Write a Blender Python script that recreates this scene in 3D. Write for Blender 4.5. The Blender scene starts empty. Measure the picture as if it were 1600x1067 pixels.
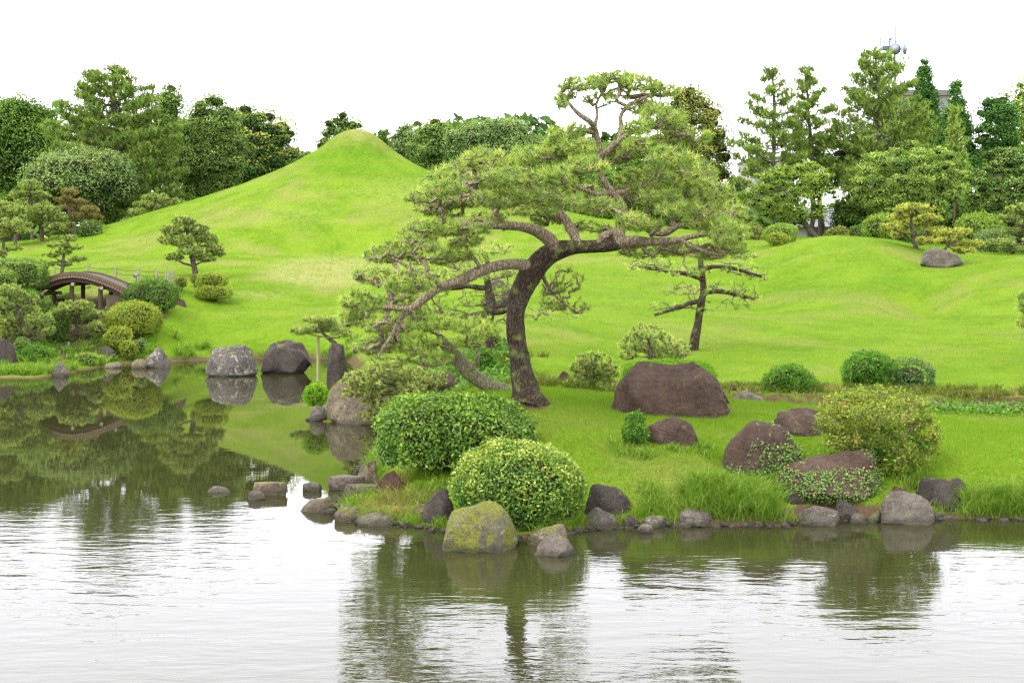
import bpy, math, random
import numpy as np
from mathutils import Vector

# ------------------------------------------------------------------ camera, light, exposure
SC = bpy.context.scene
COL = SC.collection
F, H, YH = 2222.2, 3.6, 405.0      # focal length in photo pixels, eye height over the pond, horizon row

cam_d = bpy.data.cameras.new("camera")
cam = bpy.data.objects.new("camera", cam_d)
COL.objects.link(cam)
cam.location = (0, 0, H)
cam.rotation_euler = (math.radians(90), 0, 0)
cam_d.sensor_width = 36
cam_d.lens = 50
cam_d.shift_y = -(533.5 - YH) / 1600
cam_d.clip_end = 4000
SC.camera = cam

SUN_EL, SUN_ROT = math.radians(50), math.radians(230)
world = bpy.data.worlds.new("World")
SC.world = world
world.use_nodes = True
nt = world.node_tree
nt.nodes.clear()
wo = nt.nodes.new("ShaderNodeOutputWorld")
bg = nt.nodes.new("ShaderNodeBackground")
sky = nt.nodes.new("ShaderNodeTexSky")
sky.sky_type = 'NISHITA'
sky.sun_disc = False
sky.sun_elevation = SUN_EL
sky.sun_rotation = SUN_ROT
sky.dust_density = 4
hs = nt.nodes.new("ShaderNodeHueSaturation")
hs.inputs['Saturation'].default_value = 0.25
mixw = nt.nodes.new("ShaderNodeMix"); mixw.data_type = 'RGBA'
mixw.inputs[0].default_value = 0.8
tc = nt.nodes.new("ShaderNodeTexCoord")
sep = nt.nodes.new("ShaderNodeSeparateXYZ")
rampw = nt.nodes.new("ShaderNodeMapRange")       # overcast cloud deck, brighter overhead
rampw.inputs['From Min'].default_value = 0.0
rampw.inputs['From Max'].default_value = 1.0
rampw.inputs['To Min'].default_value = 18.0
rampw.inputs['To Max'].default_value = 21.0
cl = nt.nodes.new("ShaderNodeVectorMath"); cl.operation = 'SCALE'
cl.inputs[0].default_value = (0.985, 0.985, 1.0)
nt.links.new(tc.outputs['Generated'], sep.inputs[0])
nt.links.new(sep.outputs['Z'], rampw.inputs['Value'])
nt.links.new(rampw.outputs[0], cl.inputs['Scale'])
nt.links.new(sky.outputs[0], hs.inputs['Color'])
nt.links.new(hs.outputs[0], mixw.inputs[6])
nt.links.new(cl.outputs[0], mixw.inputs[7])
nt.links.new(mixw.outputs[2], bg.inputs[0])
bg.inputs[1].default_value = 0.125
nt.links.new(bg.outputs[0], wo.inputs[0])

sun_d = bpy.data.lights.new("sun", 'SUN')
sun_d.energy = 1.9
sun_d.angle = math.radians(18)
sun_d.color = (1.0, 0.97, 0.92)
sun = bpy.data.objects.new("sun", sun_d)
COL.objects.link(sun)
sun.rotation_euler = (math.radians(40), 0, math.radians(-50))
sun.location = (0, 0, 40)

SC.view_settings.view_transform = 'Standard'
SC.view_settings.look = 'None'
SC.view_settings.exposure = 0.82
SC.view_settings.gamma = 1.0
SC.view_settings.use_curve_mapping = False
SC.render.engine = 'CYCLES'
SC.cycles.max_bounces = 6
SC.cycles.diffuse_bounces = 3
SC.cycles.glossy_bounces = 3
SC.cycles.transmission_bounces = 3
SC.cycles.use_denoising = True
SC.cycles.filter_width = 1.3

# ------------------------------------------------------------------ basic helpers
def P(px, py, Y):
    return np.array([(px - 800.0) * Y / F, Y, H - (py - YH) * Y / F])
def WY(py):
    return H * F / (py - YH)
def rng(seed):
    return np.random.default_rng(seed)
def norm(v):
    return v / (np.linalg.norm(v, axis=-1, keepdims=True) + 1e-9)
def snoise(p, seed, freq=1.0, octaves=3, gain=0.5):
    """smooth vectorised noise, about -1..1"""
    r = rng(seed)
    p = np.asarray(p, float)
    out = np.zeros(len(p)); amp = 1.0; tot = 0
    for o in range(octaves):
        k = norm(r.normal(size=(5, p.shape[1]))) * freq * r.uniform(0.6, 1.5, (5, 1))
        ph = r.uniform(0, 6.283, 5)
        out += amp * np.sin(p @ k.T + ph + 0.7 * np.sin(p @ (k[::-1].T * 0.7) + ph[::-1])).sum(1) / 2.4
        tot += amp; amp *= gain; freq *= 2.1
    return out / tot

def build_mesh(name, V, faces, mats, smooth=False, hue=None, midx=None):
    """faces: one (M,k) array or a list of such arrays"""
    if isinstance(faces, np.ndarray): faces = [faces]
    faces = [f for f in faces if len(f)]
    me = bpy.data.meshes.new(name)
    V = np.asarray(V, np.float32)
    me.vertices.add(len(V)); me.vertices.foreach_set('co', V.ravel())
    loops = np.concatenate([f.ravel() for f in faces]).astype(np.int32)
    starts = []; s = 0
    for f in faces:
        starts.append(s + np.arange(len(f)) * f.shape[1]); s += f.size
    starts = np.concatenate(starts).astype(np.int32)
    me.loops.add(len(loops)); me.loops.foreach_set('vertex_index', loops)
    me.polygons.add(len(starts)); me.polygons.foreach_set('loop_start', starts)
    if not isinstance(mats, (list, tuple)): mats = [mats]
    for m in mats: me.materials.append(m)
    if midx is not None: me.polygons.foreach_set('material_index', np.asarray(midx, np.int32))
    me.polygons.foreach_set('use_smooth', np.full(len(starts), bool(smooth)))
    if hue is not None:
        a = me.attributes.new('hue', 'FLOAT', 'POINT')
        a.data.foreach_set('value', np.asarray(hue, np.float32))
    me.update(calc_edges=True)
    return me

def thing(name, label, cat, loc, group=None):
    o = bpy.data.objects.new(name, None)
    o.empty_display_size = 0.2
    COL.objects.link(o)
    o.location = tuple(float(c) for c in loc)
    o['label'] = label; o['category'] = cat
    if group: o['group'] = group
    return o
def part(name, parent, V, faces, mats, smooth=False, hue=None, midx=None, label=None, kind=None, root=None):
    """V in world coordinates; parent an Empty (or a part, then root is the Empty)"""
    O = np.array((root or parent).location)
    me = build_mesh(name, np.asarray(V) - O, faces, mats, smooth, hue, midx)
    o = bpy.data.objects.new(name, me)
    COL.objects.link(o); o.parent = parent
    if label: o['label'] = label
    if kind: o['kind'] = kind
    return o
def solo(name, label, cat, V, faces, mats, loc=None, smooth=False, hue=None, midx=None, group=None, kind=None):
    V = np.asarray(V, float)
    if loc is None:
        loc = np.array([V[:, 0].mean(), V[:, 1].mean(), V[:, 2].min()])
    loc = np.asarray(loc, float)
    me = build_mesh(name, V - loc, faces, mats, smooth, hue, midx)
    o = bpy.data.objects.new(name, me)
    COL.objects.link(o); o.location = tuple(loc)
    if label: o['label'] = label
    if cat: o['category'] = cat
    if group: o['group'] = group
    if kind: o['kind'] = kind
    return o

# ------------------------------------------------------------------ materials
def newmat(name):
    m = bpy.data.materials.new(name); m.use_nodes = True
    t = m.node_tree; t.nodes.clear()
    out = t.nodes.new('ShaderNodeOutputMaterial')
    return m, t, out
def ramp(t, fac, stops):
    r = t.nodes.new('ShaderNodeValToRGB')
    e = r.color_ramp.elements
    while len(e) > 1: e.remove(e[-1])
    e[0].position = stops[0][0]; e[0].color = (*stops[0][1], 1)
    for p, c in stops[1:]:
        x = e.new(p); x.color = (*c, 1)
    t.links.new(fac, r.inputs[0])
    return r.outputs[0]
def tnoise(t, scale, detail=4, rough=0.6, vec=None, dist=0.0):
    n = t.nodes.new('ShaderNodeTexNoise')
    n.inputs['Scale'].default_value = scale
    n.inputs['Detail'].default_value = detail
    n.inputs['Roughness'].default_value = rough
    n.inputs['Distortion'].default_value = dist
    if vec: t.links.new(vec, n.inputs['Vector'])
    return n.outputs[0]
def tmix(t, fac, a, b, mode='MIX'):
    m = t.nodes.new('ShaderNodeMix'); m.data_type = 'RGBA'; m.blend_type = mode
    for sock, v in ((m.inputs[0], fac), (m.inputs[6], a), (m.inputs[7], b)):
        if hasattr(v, 'links') or hasattr(v, 'is_output'): t.links.new(v, sock)
        elif isinstance(v, (int, float)): sock.default_value = v
        else: sock.default_value = (*v, 1)
    return m.outputs[2]
def tmath(t, op, a, b=None, clamp=False):
    m = t.nodes.new('ShaderNodeMath'); m.operation = op; m.use_clamp = clamp
    for i, v in enumerate((a, b)):
        if v is None: continue
        if isinstance(v, (int, float)): m.inputs[i].default_value = v
        else: t.links.new(v, m.inputs[i])
    return m.outputs[0]
def trange(t, v, a, b, c=0.0, d=1.0):
    m = t.nodes.new('ShaderNodeMapRange')
    m.inputs['From Min'].default_value = a; m.inputs['From Max'].default_value = b
    m.inputs['To Min'].default_value = c; m.inputs['To Max'].default_value = d
    t.links.new(v, m.inputs['Value'])
    return m.outputs[0]
def tobj(t):
    return t.nodes.new('ShaderNodeTexCoord').outputs['Object']
def principled(t, out, col, rough=0.8, spec=0.3, bump=None, bstr=0.5, bdist=0.02):
    b = t.nodes.new('ShaderNodeBsdfPrincipled')
    if isinstance(col, tuple): b.inputs['Base Color'].default_value = (*col, 1)
    else: t.links.new(col, b.inputs['Base Color'])
    if isinstance(rough, (int, float)): b.inputs['Roughness'].default_value = rough
    else: t.links.new(rough, b.inputs['Roughness'])
    b.inputs['Specular IOR Level'].default_value = spec
    if bump is not None:
        bn = t.nodes.new('ShaderNodeBump')
        bn.inputs['Strength'].default_value = bstr
        bn.inputs['Distance'].default_value = bdist
        t.links.new(bump, bn.inputs['Height'])
        t.links.new(bn.outputs[0], b.inputs['Normal'])
    t.links.new(b.outputs[0], out.inputs[0])
    return b
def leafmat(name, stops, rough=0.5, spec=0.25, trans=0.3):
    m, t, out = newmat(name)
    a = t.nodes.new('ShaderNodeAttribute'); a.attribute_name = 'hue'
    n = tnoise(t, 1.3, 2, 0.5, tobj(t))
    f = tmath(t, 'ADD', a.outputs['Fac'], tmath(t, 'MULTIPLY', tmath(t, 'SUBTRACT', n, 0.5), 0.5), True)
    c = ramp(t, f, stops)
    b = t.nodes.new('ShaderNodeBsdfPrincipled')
    t.links.new(c, b.inputs['Base Color'])
    b.inputs['Roughness'].default_value = rough
    b.inputs['Specular IOR Level'].default_value = spec
    tr = t.nodes.new('ShaderNodeBsdfTranslucent')
    t.links.new(tmix(t, 1.0, c, (1.15, 1.25, 0.6), 'MULTIPLY'), tr.inputs[0])
    mx = t.nodes.new('ShaderNodeMixShader'); mx.inputs[0].default_value = trans
    t.links.new(b.outputs[0], mx.inputs[1]); t.links.new(tr.outputs[0], mx.inputs[2])
    t.links.new(mx.outputs[0], out.inputs[0])
    return m
def g3(a, b, c): return [(0.0, a), (0.5, b), (1.0, c)]
M = {}
M['pine'] = leafmat('pine_needles', g3((0.1421, 0.2405, 0.0484), (0.2654, 0.3829, 0.0808), (0.5117, 0.5522, 0.1453)), .6, .04, .4)
M['pine_far'] = leafmat('garden_pine_needles', g3((0.1219, 0.1875, 0.0480), (0.2275, 0.3047, 0.0720), (0.4062, 0.4531, 0.1200)), .6, .04, .35)
M['pine_gold'] = leafmat('golden_pine_needles', g3((0.2070, 0.2520, 0.0462), (0.3680, 0.3906, 0.0660), (0.5290, 0.5292, 0.1320)), .6, .04, .4)
M['pine_rust'] = leafmat('rusty_pine_needles', g3((.12, .11, .035), (.21, .17, .05), (.30, .23, .08)), .6, .04, .35)
M['pine_wild'] = leafmat('wild_pine_needles', g3((0.0810, 0.1350, 0.0330), (0.1620, 0.2447, 0.0495), (0.3078, 0.3965, 0.0825)), .6, .04, .35)
M['camphor'] = leafmat('dark_evergreen_leaves', g3((0.0270, 0.0621, 0.0130), (0.0674, 0.1311, 0.0234), (0.1500, 0.2484, 0.0390)), .5, .05, .25)
M['grey_leaf'] = leafmat('grey_green_leaves', g3((0.0546, 0.1014, 0.0315), (0.1183, 0.1872, 0.0572), (0.2366, 0.3120, 0.1001)), .55, .05, .25)
M['oak'] = leafmat('mid_green_leaves', g3((0.0437, 0.0858, 0.0230), (0.1057, 0.1794, 0.0384), (0.2369, 0.3276, 0.0768)), .55, .05, .3)
M['yellow_tip'] = leafmat('yellow_tipped_leaves', [(0, (0.0239, 0.0618, 0.0154)), (.55, (0.0598, 0.1306, 0.0308)), (.75, (0.1674, 0.2338, 0.0462)), (1, (0.3947, 0.3850, 0.0924))], .55, .05, .25)
M['olive'] = leafmat('olive_leaves', g3((0.0624, 0.0935, 0.0225), (0.1404, 0.1725, 0.0375), (0.3120, 0.3090, 0.0750)), .55, .05, .3)
M['light'] = leafmat('light_green_leaves', g3((0.0729, 0.1276, 0.0246), (0.1640, 0.2550, 0.0387), (0.3281, 0.4200, 0.0792)), .55, .05, .4)
M['light2'] = leafmat('yellow_green_leaves', g3((0.0748, 0.1350, 0.0317), (0.1720, 0.2625, 0.0528), (0.3737, 0.4650, 0.1056)), .55, .05, .4)
M['cedar'] = leafmat('cedar_leaves', g3((0.0234, 0.0661, 0.0144), (0.0468, 0.1256, 0.0240), (0.1092, 0.2183, 0.0420)), .55, .05, .25)
M['glossy'] = leafmat('glossy_hedge_leaves', g3((0.0319, 0.0735, 0.0080), (0.0798, 0.1680, 0.0140), (0.2175, 0.3255, 0.0350)), .38, .3, .3)
M['azalea_v'] = leafmat('variegated_azalea_leaves', [(0, (.03, .085, .014)), (.45, (.075, .165, .022)), (.72, (.22, .30, .04)), (1, (.46, .46, .12))], .5, .2, .3)
M['azalea_o'] = leafmat('olive_azalea_leaves', [(0, (.08, .13, .02)), (.5, (.19, .25, .035)), (.92, (.36, .39, .07)), (1, (.36, .22, .07))], .55, .05, .3)
M['bankgrass'] = leafmat('rough_bank_grass', g3((.045, .08, .012), (.10, .135, .02), (.22, .20, .06)), .7, .03, .35)
M['azalea_y'] = leafmat('yellowish_azalea_leaves', g3((0.0805, 0.1320, 0.0160), (0.1955, 0.2520, 0.0300), (0.3450, 0.3720, 0.0600)), .55, .05, .3)
M['bright'] = leafmat('bright_clipped_leaves', g3((.06, .16, .008), (.13, .28, .012), (.22, .40, .025)), .55, .05, .35)
M['green'] = leafmat('fresh_green_leaves', g3((0.0275, 0.0893, 0.0100), (0.0688, 0.1785, 0.0160), (0.1500, 0.2730, 0.0300)), .5, .15, .35)
M['nandina'] = leafmat('nandina_leaves', [(0, (.03, .085, .02)), (.6, (.075, .15, .04)), (.86, (.14, .20, .06)), (1, (.38, .13, .09))], .5, .15, .3)
M['ivy'] = leafmat('creeper_leaves', [(0, (.06, .13, .025)), (.6, (.14, .25, .05)), (.88, (.28, .30, .08)), (1, (.45, .22, .07))], .45, .3, .3)
M['grass'] = leafmat('lawn_blades', g3((.088, .178, .010), (.134, .228, .016), (.22, .285, .035)), .8, .03, .4)
M['tallgrass'] = leafmat('long_grass_blades', g3((.07, .15, .012), (.13, .235, .022), (.28, .33, .08)), .6, .05, .4)
M['drygrass'] = leafmat('dry_grass_blades', g3((.10, .14, .02), (.22, .22, .06), (.40, .30, .13)), .65, .05, .35)

def bark(name, a, b, c, scale, bstr=1.0, moss=0.0):
    m, t, out = newmat(name)
    o = tobj(t)
    mp = t.nodes.new('ShaderNodeMapping'); mp.inputs['Scale'].default_value = (1, 1, 0.35)
    t.links.new(o, mp.inputs[0])
    v = t.nodes.new('ShaderNodeTexVoronoi'); v.feature = 'DISTANCE_TO_EDGE'
    v.inputs['Scale'].default_value = scale
    nz = t.nodes.new('ShaderNodeTexNoise'); nz.inputs['Scale'].default_value = scale * .5
    t.links.new(mp.outputs[0], nz.inputs['Vector'])
    wv = t.nodes.new('ShaderNodeVectorMath'); wv.operation = 'MULTIPLY_ADD'
    wv.inputs[1].default_value = (.12, .05, .12)
    t.links.new(nz.outputs[1], wv.inputs[0]); t.links.new(mp.outputs[0], wv.inputs[2])
    t.links.new(wv.outputs[0], v.inputs['Vector'])
    plate = trange(t, v.outputs[0], 0.0, 0.25)
    n1 = tnoise(t, scale * 1.2, 5, .65, mp.outputs[0])
    n2 = tnoise(t, scale * .18, 3, .5, o)
    col = tmix(t, trange(t, n1, .35, .68), a, b)
    col = tmix(t, trange(t, n2, .45, .65), col, c)
    col = tmix(t, trange(t, plate, 0, .5, .8, 0), col, tuple(x * .35 for x in a))
    if moss:
        col = tmix(t, trange(t, tnoise(t, scale * .25, 4, .6, o), .6 - moss * .2, .75 - moss * .2, 0, .8), col, (.13, .17, .04))
    h = tmath(t, 'ADD', tmath(t, 'MULTIPLY', plate, .6), n1)
    principled(t, out, col, .85, .2, h, bstr, .03)
    return m
M['bark_hero'] = bark('dark_pine_bark', (.022, .014, .010), (.080, .050, .034), (.075, .060, .045), 22, 1.0, .35)
M['bark_grey'] = bark('grey_mossy_bark', (.12, .10, .07), (.27, .23, .18), (.15, .14, .07), 22, .9, .6)
M['twig'] = bark('twig_bark', (.13, .10, .066), (.36, .29, .20), (.20, .16, .105), 20, .8)
M['bark_far'] = bark('tree_bark', (.06, .05, .036), (.14, .115, .09), (.09, .075, .055), 12, .8)

def rockmat(name, a, b, lich=0.3, moss=0.0, lcol=(.42, .40, .36), spec=.25, scale=1.0, rough=.8, mcol=(.17, .20, .025)):
    m, t, out = newmat(name)
    o = tobj(t)
    oi = t.nodes.new('ShaderNodeObjectInfo')
    ov = t.nodes.new('ShaderNodeVectorMath'); ov.operation = 'ADD'
    t.links.new(o, ov.inputs[0]); t.links.new(oi.outputs['Location'], ov.inputs[1])
    w = ov.outputs[0]
    n1 = tnoise(t, 2.2 * scale, 8, .62, w, .4)
    n2 = tnoise(t, 14 * scale, 8, .7, w)
    n3 = tnoise(t, 5.5 * scale, 10, .75, w, .8)
    n4 = tnoise(t, 40 * scale, 4, .7, w)
    col = tmix(t, trange(t, n1, .34, .66), a, b)
    col = tmix(t, trange(t, n2, .35, .7, 0, .7), col, tuple(x * .42 for x in a))
    vor = t.nodes.new('ShaderNodeTexVoronoi'); vor.feature = 'DISTANCE_TO_EDGE'; vor.inputs['Scale'].default_value = 1.6 * scale
    wv_ = t.nodes.new('ShaderNodeVectorMath'); wv_.operation = 'MULTIPLY_ADD'; wv_.inputs[1].default_value = (.9, .9, .9)
    nv = t.nodes.new('ShaderNodeTexNoise'); nv.inputs['Scale'].default_value = 2.5 * scale; nv.inputs['Detail'].default_value = 6
    t.links.new(w, nv.inputs['Vector']); t.links.new(nv.outputs[1], wv_.inputs[0]); t.links.new(w, wv_.inputs[2]); t.links.new(wv_.outputs[0], vor.inputs['Vector'])
    crack = trange(t, vor.outputs[0], 0, .035)
    col = tmix(t, trange(t, crack, 0, 1, .22, 0), col, tuple(x * .3 for x in a))
    if lich:
        thr = .70 - lich * .15
        col = tmix(t, trange(t, n3, thr, thr + .05, 0, .85), col, lcol)
        spk = tnoise(t, 22 * scale, 10, .82, w, .2)
        col = tmix(t, trange(t, spk, .60 - lich * .05, .68 - lich * .05, 0, .6), col, tuple(x * 1.1 for x in lcol))
    n5 = tnoise(t, 60 * scale, 6, .8, w)
    col = tmix(t, trange(t, n5, .38, .62, .35, -.0), col, tuple(x * .35 for x in a))
    col = tmix(t, trange(t, n5, .52, .72, 0, .35), col, tuple(min(1, x * 1.8) for x in b))
    geo = t.nodes.new('ShaderNodeNewGeometry')
    if moss:
        s = t.nodes.new('ShaderNodeSeparateXYZ'); t.links.new(geo.outputs['Normal'], s.inputs[0])
        mm = tmath(t, 'ADD', tnoise(t, 4.5 * scale, 10, .78, w, 1.0), tmath(t, 'MULTIPLY', s.outputs[2], .08))
        thr = .68 - moss * .2
        mc = tmix(t, trange(t, n4, .3, .7), tuple(x * .35 for x in mcol), tuple(min(1, x * 1.7) for x in mcol))
        col = tmix(t, trange(t, mm, thr, thr + .07, 0, .92), col, mc)
    sz = t.nodes.new('ShaderNodeSeparateXYZ'); t.links.new(geo.outputs['Position'], sz.inputs[0])
    wet = tmath(t, 'ADD', sz.outputs[2], tmath(t, 'MULTIPLY', n2, -.06))
    col = tmix(t, trange(t, wet, .02, .07, .6, 0), col, (.035, .032, .02))   # damp band just over the water
    h = tmath(t, 'ADD', tmath(t, 'ADD', n1, tmath(t, 'MULTIPLY', n2, .7)), tmath(t, 'ADD', tmath(t, 'MULTIPLY', n4, .3), tmath(t, 'MULTIPLY', crack, .12)))
    principled(t, out, col, rough, spec, h, 1.0, .12)
    return m
M['rock_brown'] = rockmat('brown_volcanic_rock', (.062, .036, .026), (.150, .098, .072), .12, .15, lcol=(.20, .155, .12))
M['rock_dark'] = rockmat('dark_rock', (.035, .027, .023), (.10, .080, .068), .35, .3, lcol=(.24, .21, .18))
M['rock_grey'] = rockmat('grey_lichen_rock', (.065, .055, .045), (.19, .165, .135), .7, .4, lcol=(.33, .31, .27))
M['rock_pond'] = rockmat('grey_white_pond_rock', (.055, .046, .040), (.15, .13, .112), 1.0, .3, lcol=(.36, .34, .31), scale=.8)
M['rock_moss'] = rockmat('mossy_rock', (.08, .07, .05), (.24, .215, .17), .7, 1.0, mcol=(.14, .15, .012))
M['rock_pale'] = rockmat('pale_rock', (.11, .09, .07), (.26, .22, .185), .4, .25)
M['rock_tan'] = rockmat('tan_lichen_rock', (.10, .075, .05), (.26, .21, .15), .8, .5, lcol=(.32, .30, .20))
M['rock_red'] = rockmat('reddish_rock', (.05, .024, .015), (.12, .06, .04), .04, .25)

def plain(name, col, rough=.7, spec=.3, var=.0, scale=5, bstr=.4, metal=0):
    m, t, out = newmat(name)
    n = tnoise(t, scale, 6, .65, tobj(t))
    c = tmix(t, n, tuple(x * (1 - var) for x in col), tuple(min(1, x * (1 + var)) for x in col))
    b = principled(t, out, c, rough, spec, n, bstr, .01)
    b.inputs['Metallic'].default_value = metal
    return m
M['wood_dark'] = plain('weathered_bridge_wood', (.062, .042, .034), .8, .2, .5, 9)
M['wood_end'] = plain('cut_log_end', (.24, .19, .15), .8, .2, .25, 20)
M['log_tip'] = plain('log_tips', (.17, .105, .07), .8, .2, .35, 10)
M['deck'] = plain('mossy_bridge_edge', (.085, .068, .05), .9, .1, .6, 14)
M['path'] = plain('pale_gravel_path', (.20, .17, .145), .9, .1, .2, 12)
M['post'] = plain('grey_wooden_post', (.21, .175, .15), .85, .2, .3, 12)
M['bamboo'] = plain('straw_coloured_pole', (.22, .20, .09), .6, .3, .2, 8)
M['rope'] = plain('dark_rope', (.10, .085, .06), .9, .1, .2, 30)
M['white_paint'] = plain('white_painted_metal', (.17, .195, .23), .45, .4, .05, 5)
M['grey_metal'] = plain('grey_metal', (.07, .085, .11), .5, .4, .1, 5)
M['concrete'] = plain('pale_concrete_wall', (.26, .245, .235), .85, .2, .08, 1.2)
M['slab'] = plain('grey_roof_slab', (.12, .11, .105), .8, .2, .1, 1.0)
M['glass'] = plain('window_glass', (.10, .12, .15), .1, .6, .2, 1.0, .0)
M['roof_tile'] = plain('grey_tiled_roof', (.16, .165, .18), .7, .3, .12, 6)
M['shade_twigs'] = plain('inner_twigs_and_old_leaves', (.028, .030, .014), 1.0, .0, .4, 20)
M['soil'] = plain('dark_soil', (.10, .072, .05), .95, .1, .4, 6)

def lawn_material():
    m, t, out = newmat('lawn')
    w = t.nodes.new('ShaderNodeNewGeometry').outputs['Position']
    n0 = tnoise(t, .09, 3, .5, w)
    n1 = tnoise(t, .55, 5, .6, w, .3)
    n2 = tnoise(t, 5.0, 6, .7, w)
    n3 = tnoise(t, 28.0, 4, .7, w)
    c = tmix(t, trange(t, n0, .35, .65), (.110, .205, .012), (.144, .232, .016))
    c = tmix(t, trange(t, n1, .40, .64), c, (.070, .155, .006))
    c = tmix(t, trange(t, n2, .40, .70, 0, .75), c, (.19, .235, .020))
    c = tmix(t, trange(t, n3, .32, .58, .7, 0), c, (.040, .088, .006))
    thin = tmath(t, 'MULTIPLY', trange(t, tnoise(t, .28, 4, .6, w, .3), .50, .64), trange(t, n3, .40, .58))
    c = tmix(t, tmath(t, 'MULTIPLY', thin, .75), c, (.22, .185, .07))
    a = t.nodes.new('ShaderNodeAttribute'); a.attribute_name = 'hue'
    so = tmath(t, 'ADD', a.outputs['Fac'], tmath(t, 'MULTIPLY', tmath(t, 'SUBTRACT', n2, .5), 1.1))
    soil = tmix(t, n3, (.035, .022, .013), (.15, .105, .06))
    c = tmix(t, trange(t, so, .5, .75), c, soil)
    a3 = t.nodes.new('ShaderNodeAttribute'); a3.attribute_name = 'lush_shade'
    c = tmix(t, tmath(t, 'MULTIPLY', a3.outputs['Fac'], trange(t, tnoise(t, 2.2, 5, .7, w, .4), .3, .62)), c, (.050, .125, .006))
    a2 = t.nodes.new('ShaderNodeAttribute'); a2.attribute_name = 'thin'
    c = tmix(t, tmath(t, 'MULTIPLY', a2.outputs['Fac'], trange(t, n2, .35, .6)), c, (.25, .235, .09))
    h = tmath(t, 'ADD', n3, tmath(t, 'MULTIPLY', n2, .6))
    principled(t, out, c, .95, .03, h, .9, .06)
    return m
M['lawn'] = lawn_material()

def water_material():
    m, t, out = newmat('pond_water')
    w = t.nodes.new('ShaderNodeNewGeometry').outputs['Position']
    def wav(sx, sy, scale, det, rot=0):
        mp = t.nodes.new('ShaderNodeMapping'); mp.inputs['Scale'].default_value = (sx, sy, 1)
        mp.inputs['Rotation'].default_value = (0, 0, rot)
        t.links.new(w, mp.inputs[0])
        return tnoise(t, scale, det, .55, mp.outputs[0], .25)
    big = wav(.35, 1.0, 3.2, 2, .04)
    small = wav(.5, 1.0, 9.0, 3, -.05)
    calm = wav(1, 1, .16, 2)
    s = t.nodes.new('ShaderNodeSeparateXYZ'); t.links.new(w, s.inputs[0])
    near = trange(t, s.outputs[1], 15.0, 22.0, .95, .035)           # the breeze ruffles the open near water
    amp = tmath(t, 'MULTIPLY', near, trange(t, calm, .35, .65, .55, 1.25))
    h = tmath(t, 'MULTIPLY', tmath(t, 'ADD', big, tmath(t, 'MULTIPLY', small, .35)), amp)
    bn = t.nodes.new('ShaderNodeBump'); bn.inputs['Strength'].default_value = 1.0
    bn.inputs['Distance'].default_value = .010
    t.links.new(h, bn.inputs['Height'])
    bed = tmix(t, tnoise(t, 1.2, 6, .65, w), (.016, .018, .006), (.034, .034, .012))
    d = t.nodes.new('ShaderNodeBsdfDiffuse'); t.links.new(bed, d.inputs[0])
    g = t.nodes.new('ShaderNodeBsdfGlossy'); g.inputs['Roughness'].default_value = .012
    g.inputs['Color'].default_value = (.88, .865, .92, 1)
    t.links.new(bn.outputs[0], g.inputs['Normal'])
    fr = t.nodes.new('ShaderNodeFresnel'); fr.inputs['IOR'].default_value = 1.5
    t.links.new(bn.outputs[0], fr.inputs['Normal'])
    mx = t.nodes.new('ShaderNodeMixShader')
    t.links.new(fr.outputs[0], mx.inputs[0]); t.links.new(d.outputs[0], mx.inputs[1]); t.links.new(g.outputs[0], mx.inputs[2])
    t.links.new(mx.outputs[0], out.inputs[0])
    return m
M['water'] = water_material()

# ------------------------------------------------------------------ terrain
shore_px = [(-900, 640), (-200, 600), (0, 592), (60, 592), (110, 584), (150, 575), (205, 569), (300, 564), (400, 561),
            (500, 561), (545, 566), (556, 580), (548, 600), (520, 606), (500, 630), (490, 650), (505, 660), (620, 663),
            (645, 675), (625, 700), (580, 715), (566, 735), (580, 755), (604, 768), (596, 783), (535, 793), (530, 806),
            (565, 816), (640, 822), (700, 829), (760, 840), (850, 840), (925, 826), (1000, 823), (1100, 821), (1220, 822),
            (1300, 812), (1400, 813), (1480, 810), (1600, 812), (1800, 806), (2600, 800)]
shore = [P(x, y, WY(y))[:2] for x, y in shore_px] + [np.array(v) for v in ((60., 20.), (80., -80.), (-90., -80.), (-90., 36.))]
shore = np.array(shore)
def shore_dist(xy):
    """signed distance to the waterline: positive on land"""
    A = shore; B = np.roll(shore, -1, 0)
    best = np.full(len(xy), 1e9); inside = np.zeros(len(xy), bool)
    for a, b in zip(A, B):
        ab = b - a; tt = np.clip(((xy - a) @ ab) / (ab @ ab), 0, 1)
        dd = np.hypot(*(xy - (a + tt[:, None] * ab)).T)
        best = np.minimum(best, dd)
        c = ((a[1] > xy[:, 1]) != (b[1] > xy[:, 1]))
        xi = (b[0] - a[0]) * (xy[:, 1] - a[1]) / (b[1] - a[1] + 1e-12) + a[0]
        inside ^= c & (xy[:, 0] < xi)
    return np.where(inside, -best, best)
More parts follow.
